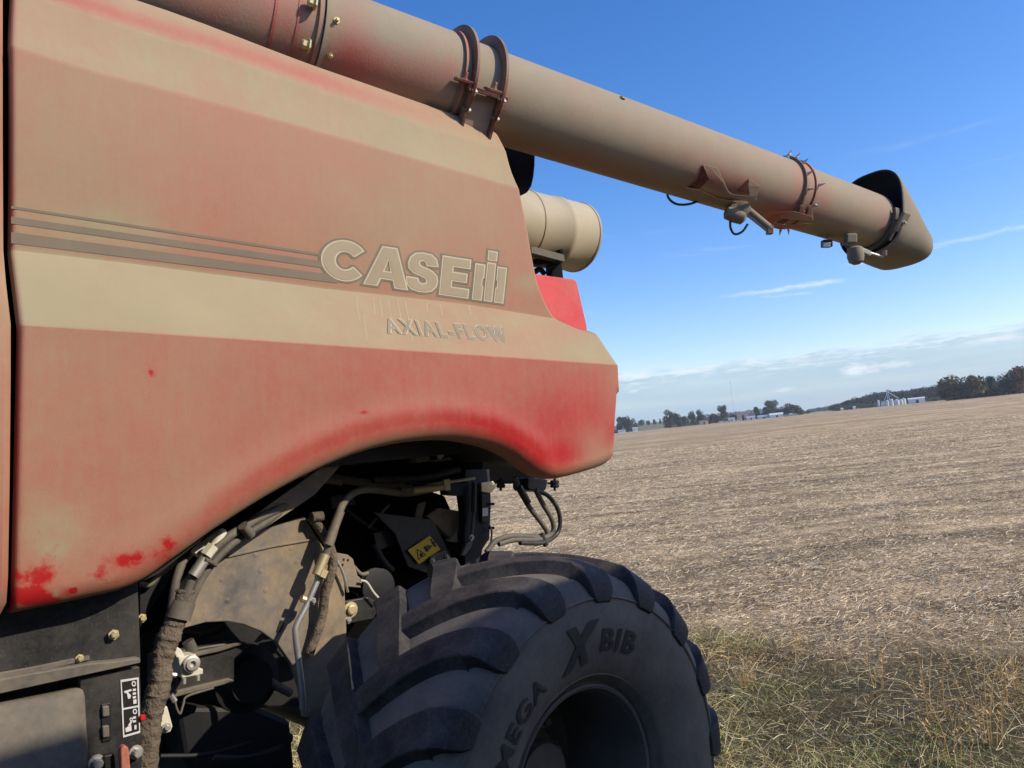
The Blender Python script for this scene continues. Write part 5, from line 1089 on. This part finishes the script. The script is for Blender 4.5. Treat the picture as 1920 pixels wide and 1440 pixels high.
# grass rises behind the field
def rise(name, x0, x1, dist, ys, m, kind='structure', depth=200):
    V = []; F = []; xs = np.linspace(x0, x1, 30)
    for i, x in enumerate(xs):
        a = far_pt(x, dist); b = far_pt(x, dist + depth); k = (dist + depth) * math.cos(math.atan2(b.x, b.y)) / FPX; yt = np.interp(x, [p[0] for p in ys], [p[1] for p in ys]); V += [(a.x, a.y, a.z - .3), (b.x, b.y, EYE + (horizon_y(x) - yt) * k), (b.x * 1.05, b.y * 1.05, -2)]
        if i: j = 3 * i; F += [(j - 3, j, j + 1, j - 2), (j - 2, j + 1, j + 2, j - 1)]
    obj(name, V, F, m, None, True, kind=kind)
GR = mat('pasture', (.20, .17, .075), .9, var=.2, vscale=.03); rise('pasture_hill', 1130, 1300, 740, [(1130, 803), (1175, 796), (1250, 790), (1300, 786)], GR, depth=240); rise('pasture_hill', 1490, 1600, 640, [(1490, 779), (1530, 772), (1600, 766)], mat('pale_pasture', (.36, .30, .13), .9, var=.15, vscale=.03), depth=240)
# buildings
WH = mat('white_siding', (.74, .74, .72), .5, var=.06); RF = mat('grey_roof', (.42, .44, .46), .5, var=.1); CR = mat('cream_wall', (.60, .50, .36), .6, var=.1); RR = mat('brown_roof', (.26, .15, .10), .7, var=.1); DKW = mat('dark_opening', (.03, .035, .04), .3); BIN = mat('galvanised_bin', (.58, .59, .60), .4, metal=.2, var=.08); BLR = mat('blue_roof', (.35, .42, .50), .4, var=.08)
def shed(x, y0, y1, wpx, d, label, wall=WH, roof=RF, gable=.35, cat='shed', depth=12, cname='shed', zoff=None, door=True):
    b = far_pt(x, d); k = d * math.cos(math.atan2(b.x, b.y)) / FPX; z1 = EYE + (horizon_y(x) - y0) * k; z0 = EYE + (horizon_y(x) - y1) * k; zg = min(z0, b.z); w_ = wpx * k; dv = Vector((b.x, b.y, 0)).normalized(); sv = Vector((dv.y, -dv.x, 0)); B = Vector((b.x, b.y, 0))
    T = empty(cname, (b.x, b.y, zg), label, cat, 'farm buildings beyond the field'); he = z1 - (z1 - z0) * gable
    def pt(i, j, z): return B + sv * (i * w_ / 2) + dv * (j * depth) + ZZ * z
    V = [pt(i, j, z) for z in (zg - .5, he) for j in (0, 1) for i in (-1, 1)]; obj('wall', V, [(0, 1, 5, 4), (2, 6, 7, 3), (0, 4, 6, 2), (1, 3, 7, 5)], wall, T)
    V = [pt(i * 1.04, j, z) for j, z in ((-.04, he + .02), (.5, z1), (1.04, he + .02)) for i in (-1, 1)]; obj('roof', V, [(0, 1, 3, 2), (2, 3, 5, 4), (0, 2, 4), (1, 5, 3)], roof, T)
    if door: obj('door', [pt(-.1 + .0, -.004, zg), pt(.25, -.004, zg), pt(.25, -.004, zg + (he - zg) * .75), pt(-.1, -.004, zg + (he - zg) * .75)], [(0, 1, 2, 3)], DKW, T)
shed(1166, 806, 810, 14, 660, 'low white shed touching the rear edge of the red panel', door=False)
shed(1191, 801, 806, 10, 660, 'small white gabled shed on the left beside the dark clump', gable=.6, door=False)
shed(1205, 789, 794, 12, 960, 'faint white building on the far rise behind small trees', door=False)
shed(1320, 788, 793, 16, 590, 'low cream house with brown roof under the green trees', CR, RR)
shed(1372, 783, 788, 12, 590, 'small white shed left of the long white roofs', WH, RF)
shed(1393, 773, 779, 20, 640, 'cream house with reddish roof on the rise behind the sheds', CR, RR, zoff=1)
shed(1408, 780, 785, 16, 585, 'white vaulted shed at the left of the long sheds', WH, RF, .5)
shed(1432, 778, 784, 22, 585, 'long shed with blue grey roof in front of the large oak', WH, BLR, .55)
shed(1456, 774, 782, 24, 580, 'widest bright white shed below the large oak', WH, WH, .45)
shed(1484, 775, 779, 8, 575, 'white trailer like hut right of the widest white shed', WH, WH, .3, door=False)
shed(1719, 745, 752, 28, 520, 'long white machine shed right of the grain bins', WH, WH, .35)
shed(1602, 762, 766, 5, 560, 'tiny white hut left of the grain bins', WH, WH, door=False); shed(1579, 765, 768, 5, 560, 'tiny low white hut furthest left of the grain bins', WH, WH, door=False)
shed(1861, 728, 737, 12, 400, 'small white house half hidden between dark trees', WH, RR, .4)
def bin_(x, y0, y1, wpx, d, label):
    b = far_pt(x, d); k = d * math.cos(math.atan2(b.x, b.y)) / FPX; z1 = EYE + (horizon_y(x) - y0) * k; r_ = wpx * k / 2; T = empty('grain_bin', (b.x, b.y, b.z), label, 'grain bin', 'grain bins at the far farm'); zc = z1 - r_ * .55
    prof = [(0, r_)]; z = 0; H = zc - b.z + .4
    for i in range(8): prof += [((i + .5) * H / 8, r_ * 1.008), ((i + 1) * H / 8, r_)]
    lathe('wall', Vector((b.x, b.y, b.z - .4)), ZZ, prof, BIN, T, seg=24, split=30); lathe('roof', Vector((b.x, b.y, b.z - .4)), ZZ, [(H, r_ * 1.03), (H + r_ * .5, r_ * .12), (H + r_ * .58, r_ * .12), (H + r_ * .6, .01)], BIN, T, seg=24, split=30)
for i, a in enumerate([(1648, 750, 758, 4, 540, 'slim short bin at the left end of the bin row'), (1656, 752, 757, 7, 545, 'low bin second from the left end of the bin row'), (1664, 750, 756, 6, 540, 'bin just left of the elevator leg'), (1672, 747, 755, 7, 545, 'bin under the elevator leg'), (1682, 748, 755, 9, 535, 'wide bin right of the elevator leg'), (1690, 748, 754, 7, 540, 'bin fourth from the right, touching the wide bin'), (1695, 746, 753, 8, 550, 'tall rear bin near the right end of the row')]): bin_(*a)
def leg():
    b = far_pt(1666, 545); k = 545 * math.cos(math.atan2(b.x, b.y)) / FPX; T = empty('grain_elevator', (b.x, b.y, b.z), 'tall thin elevator leg rising over the grain bins', 'elevator'); zt = EYE + (horizon_y(1666) - 732) * k; dv = Vector((b.x, b.y, 0)).normalized(); sv = Vector((dv.y, -dv.x, 0)); B = Vector((b.x, b.y, 0))
    def bar(n_, a, c, r_): V, F = sweep([a, c], r_, 6); obj(n_, V, F, BIN, T, fix=False)
    bar('leg', B + ZZ * 0, B + ZZ * zt, .25); bar('leg', B + sv * .9, B + sv * .9 + ZZ * zt, .2); bar('head', B + sv * -.6 + ZZ * zt, B + sv * 1.6 + ZZ * zt, .45)
    bar('spout', B + ZZ * (zt - 1) + sv * .5, B + sv * 6.5 + ZZ * (zt - 6), .18); bar('spout', B + ZZ * (zt - 1) + sv * .5, B - sv * 3 + ZZ * (zt - 8), .18)
leg()
def mast():
    b = far_pt(1378, 1400); k = 1400 / FPX; zt = EYE + (horizon_y(1378) - 716) * k; T = empty('radio_mast', (b.x, b.y, b.z), 'hair thin radio mast standing alone in the sky above the sheds', 'mast'); m = mat('mast_steel', (.45, .48, .52), .5)
    V, F = sweep([Vector((b.x, b.y, 0)), Vector((b.x, b.y, zt))], .22, 4); obj('shaft', V, F, m, T, fix=False)
mast()
# parked vehicles as white specks in front of the sheds
def car(x, d, label, col):
    b = far_pt(x, d); dv = Vector((b.x, b.y, 0)).normalized(); sv = Vector((dv.y, -dv.x, 0)); B = Vector((b.x, b.y, b.z)); T = empty('parked_car', B, label, 'car', 'cars parked by the far sheds')
    side = [(-2.2, .3), (-2.2, .85), (-1.3, .95), (-.8, 1.5), (.9, 1.5), (1.5, .95), (2.2, .85), (2.2, .3)]; fr = [B + sv * a + ZZ * z - dv * .85 for a, z in side]; b_ = prism_pts(fr, dv * 1.7); me = bpy.data.meshes.new('body'); b_.to_mesh(me); b_.free(); bev(link('body', me, col, T), .06)
    fr = [B + sv * a + ZZ * z - dv * .87 for a, z in [(-1.05, .98), (-.7, 1.4), (.8, 1.4), (1.25, .98)]]; b_ = prism_pts(fr, dv * 1.74); me = bpy.data.meshes.new('window'); b_.to_mesh(me); b_.free(); link('window', me, DKW, T)
    for a in (-1.35, 1.35):
        for j in (-.9, .7): lathe('wheel', B + sv * a + dv * j + ZZ * .33, dv, [(0, .33), (.2, .33)], MT['ink'], T, seg=12, close=True)
for i, (x, lb) in enumerate([(1352, 'white car parked furthest left below the rust trees'), (1364, 'white car below the tallest rust tree'), (1385, 'pale car between the small shed and vaulted shed'), (1474, 'white pickup right of the widest white shed'), (1479, 'silver car beside the white pickup'), (1489, 'white car at the right end of the parked row')]): car(x, 560, lb, WH if i % 2 == 0 else BIN)

# ================================================================== HAZE
def haze():
    V = [(x, y, z) for x in (-2450, 2450) for y in (-650, 2750) for z in (-4, 42)]; F = [(0, 1, 3, 2), (4, 6, 7, 5), (0, 4, 5, 1), (2, 3, 7, 6), (0, 2, 6, 4), (1, 5, 7, 3)]
    m = bpy.data.materials.new('haze_air'); m.use_nodes = True; t = m.node_tree; t.nodes.clear(); o = N(t, 'ShaderNodeOutputMaterial'); p = N(t, 'ShaderNodeVolumePrincipled')
    p.inputs['Color'].default_value = (.86, .92, 1, 1); p.inputs['Density'].default_value = HAZE; p.inputs['Anisotropy'].default_value = .2; t.links.new(p.outputs[0], o.inputs['Volume'])
    obj('haze', V, F, m, None, kind='stuff')
HAZE = .0002
haze()
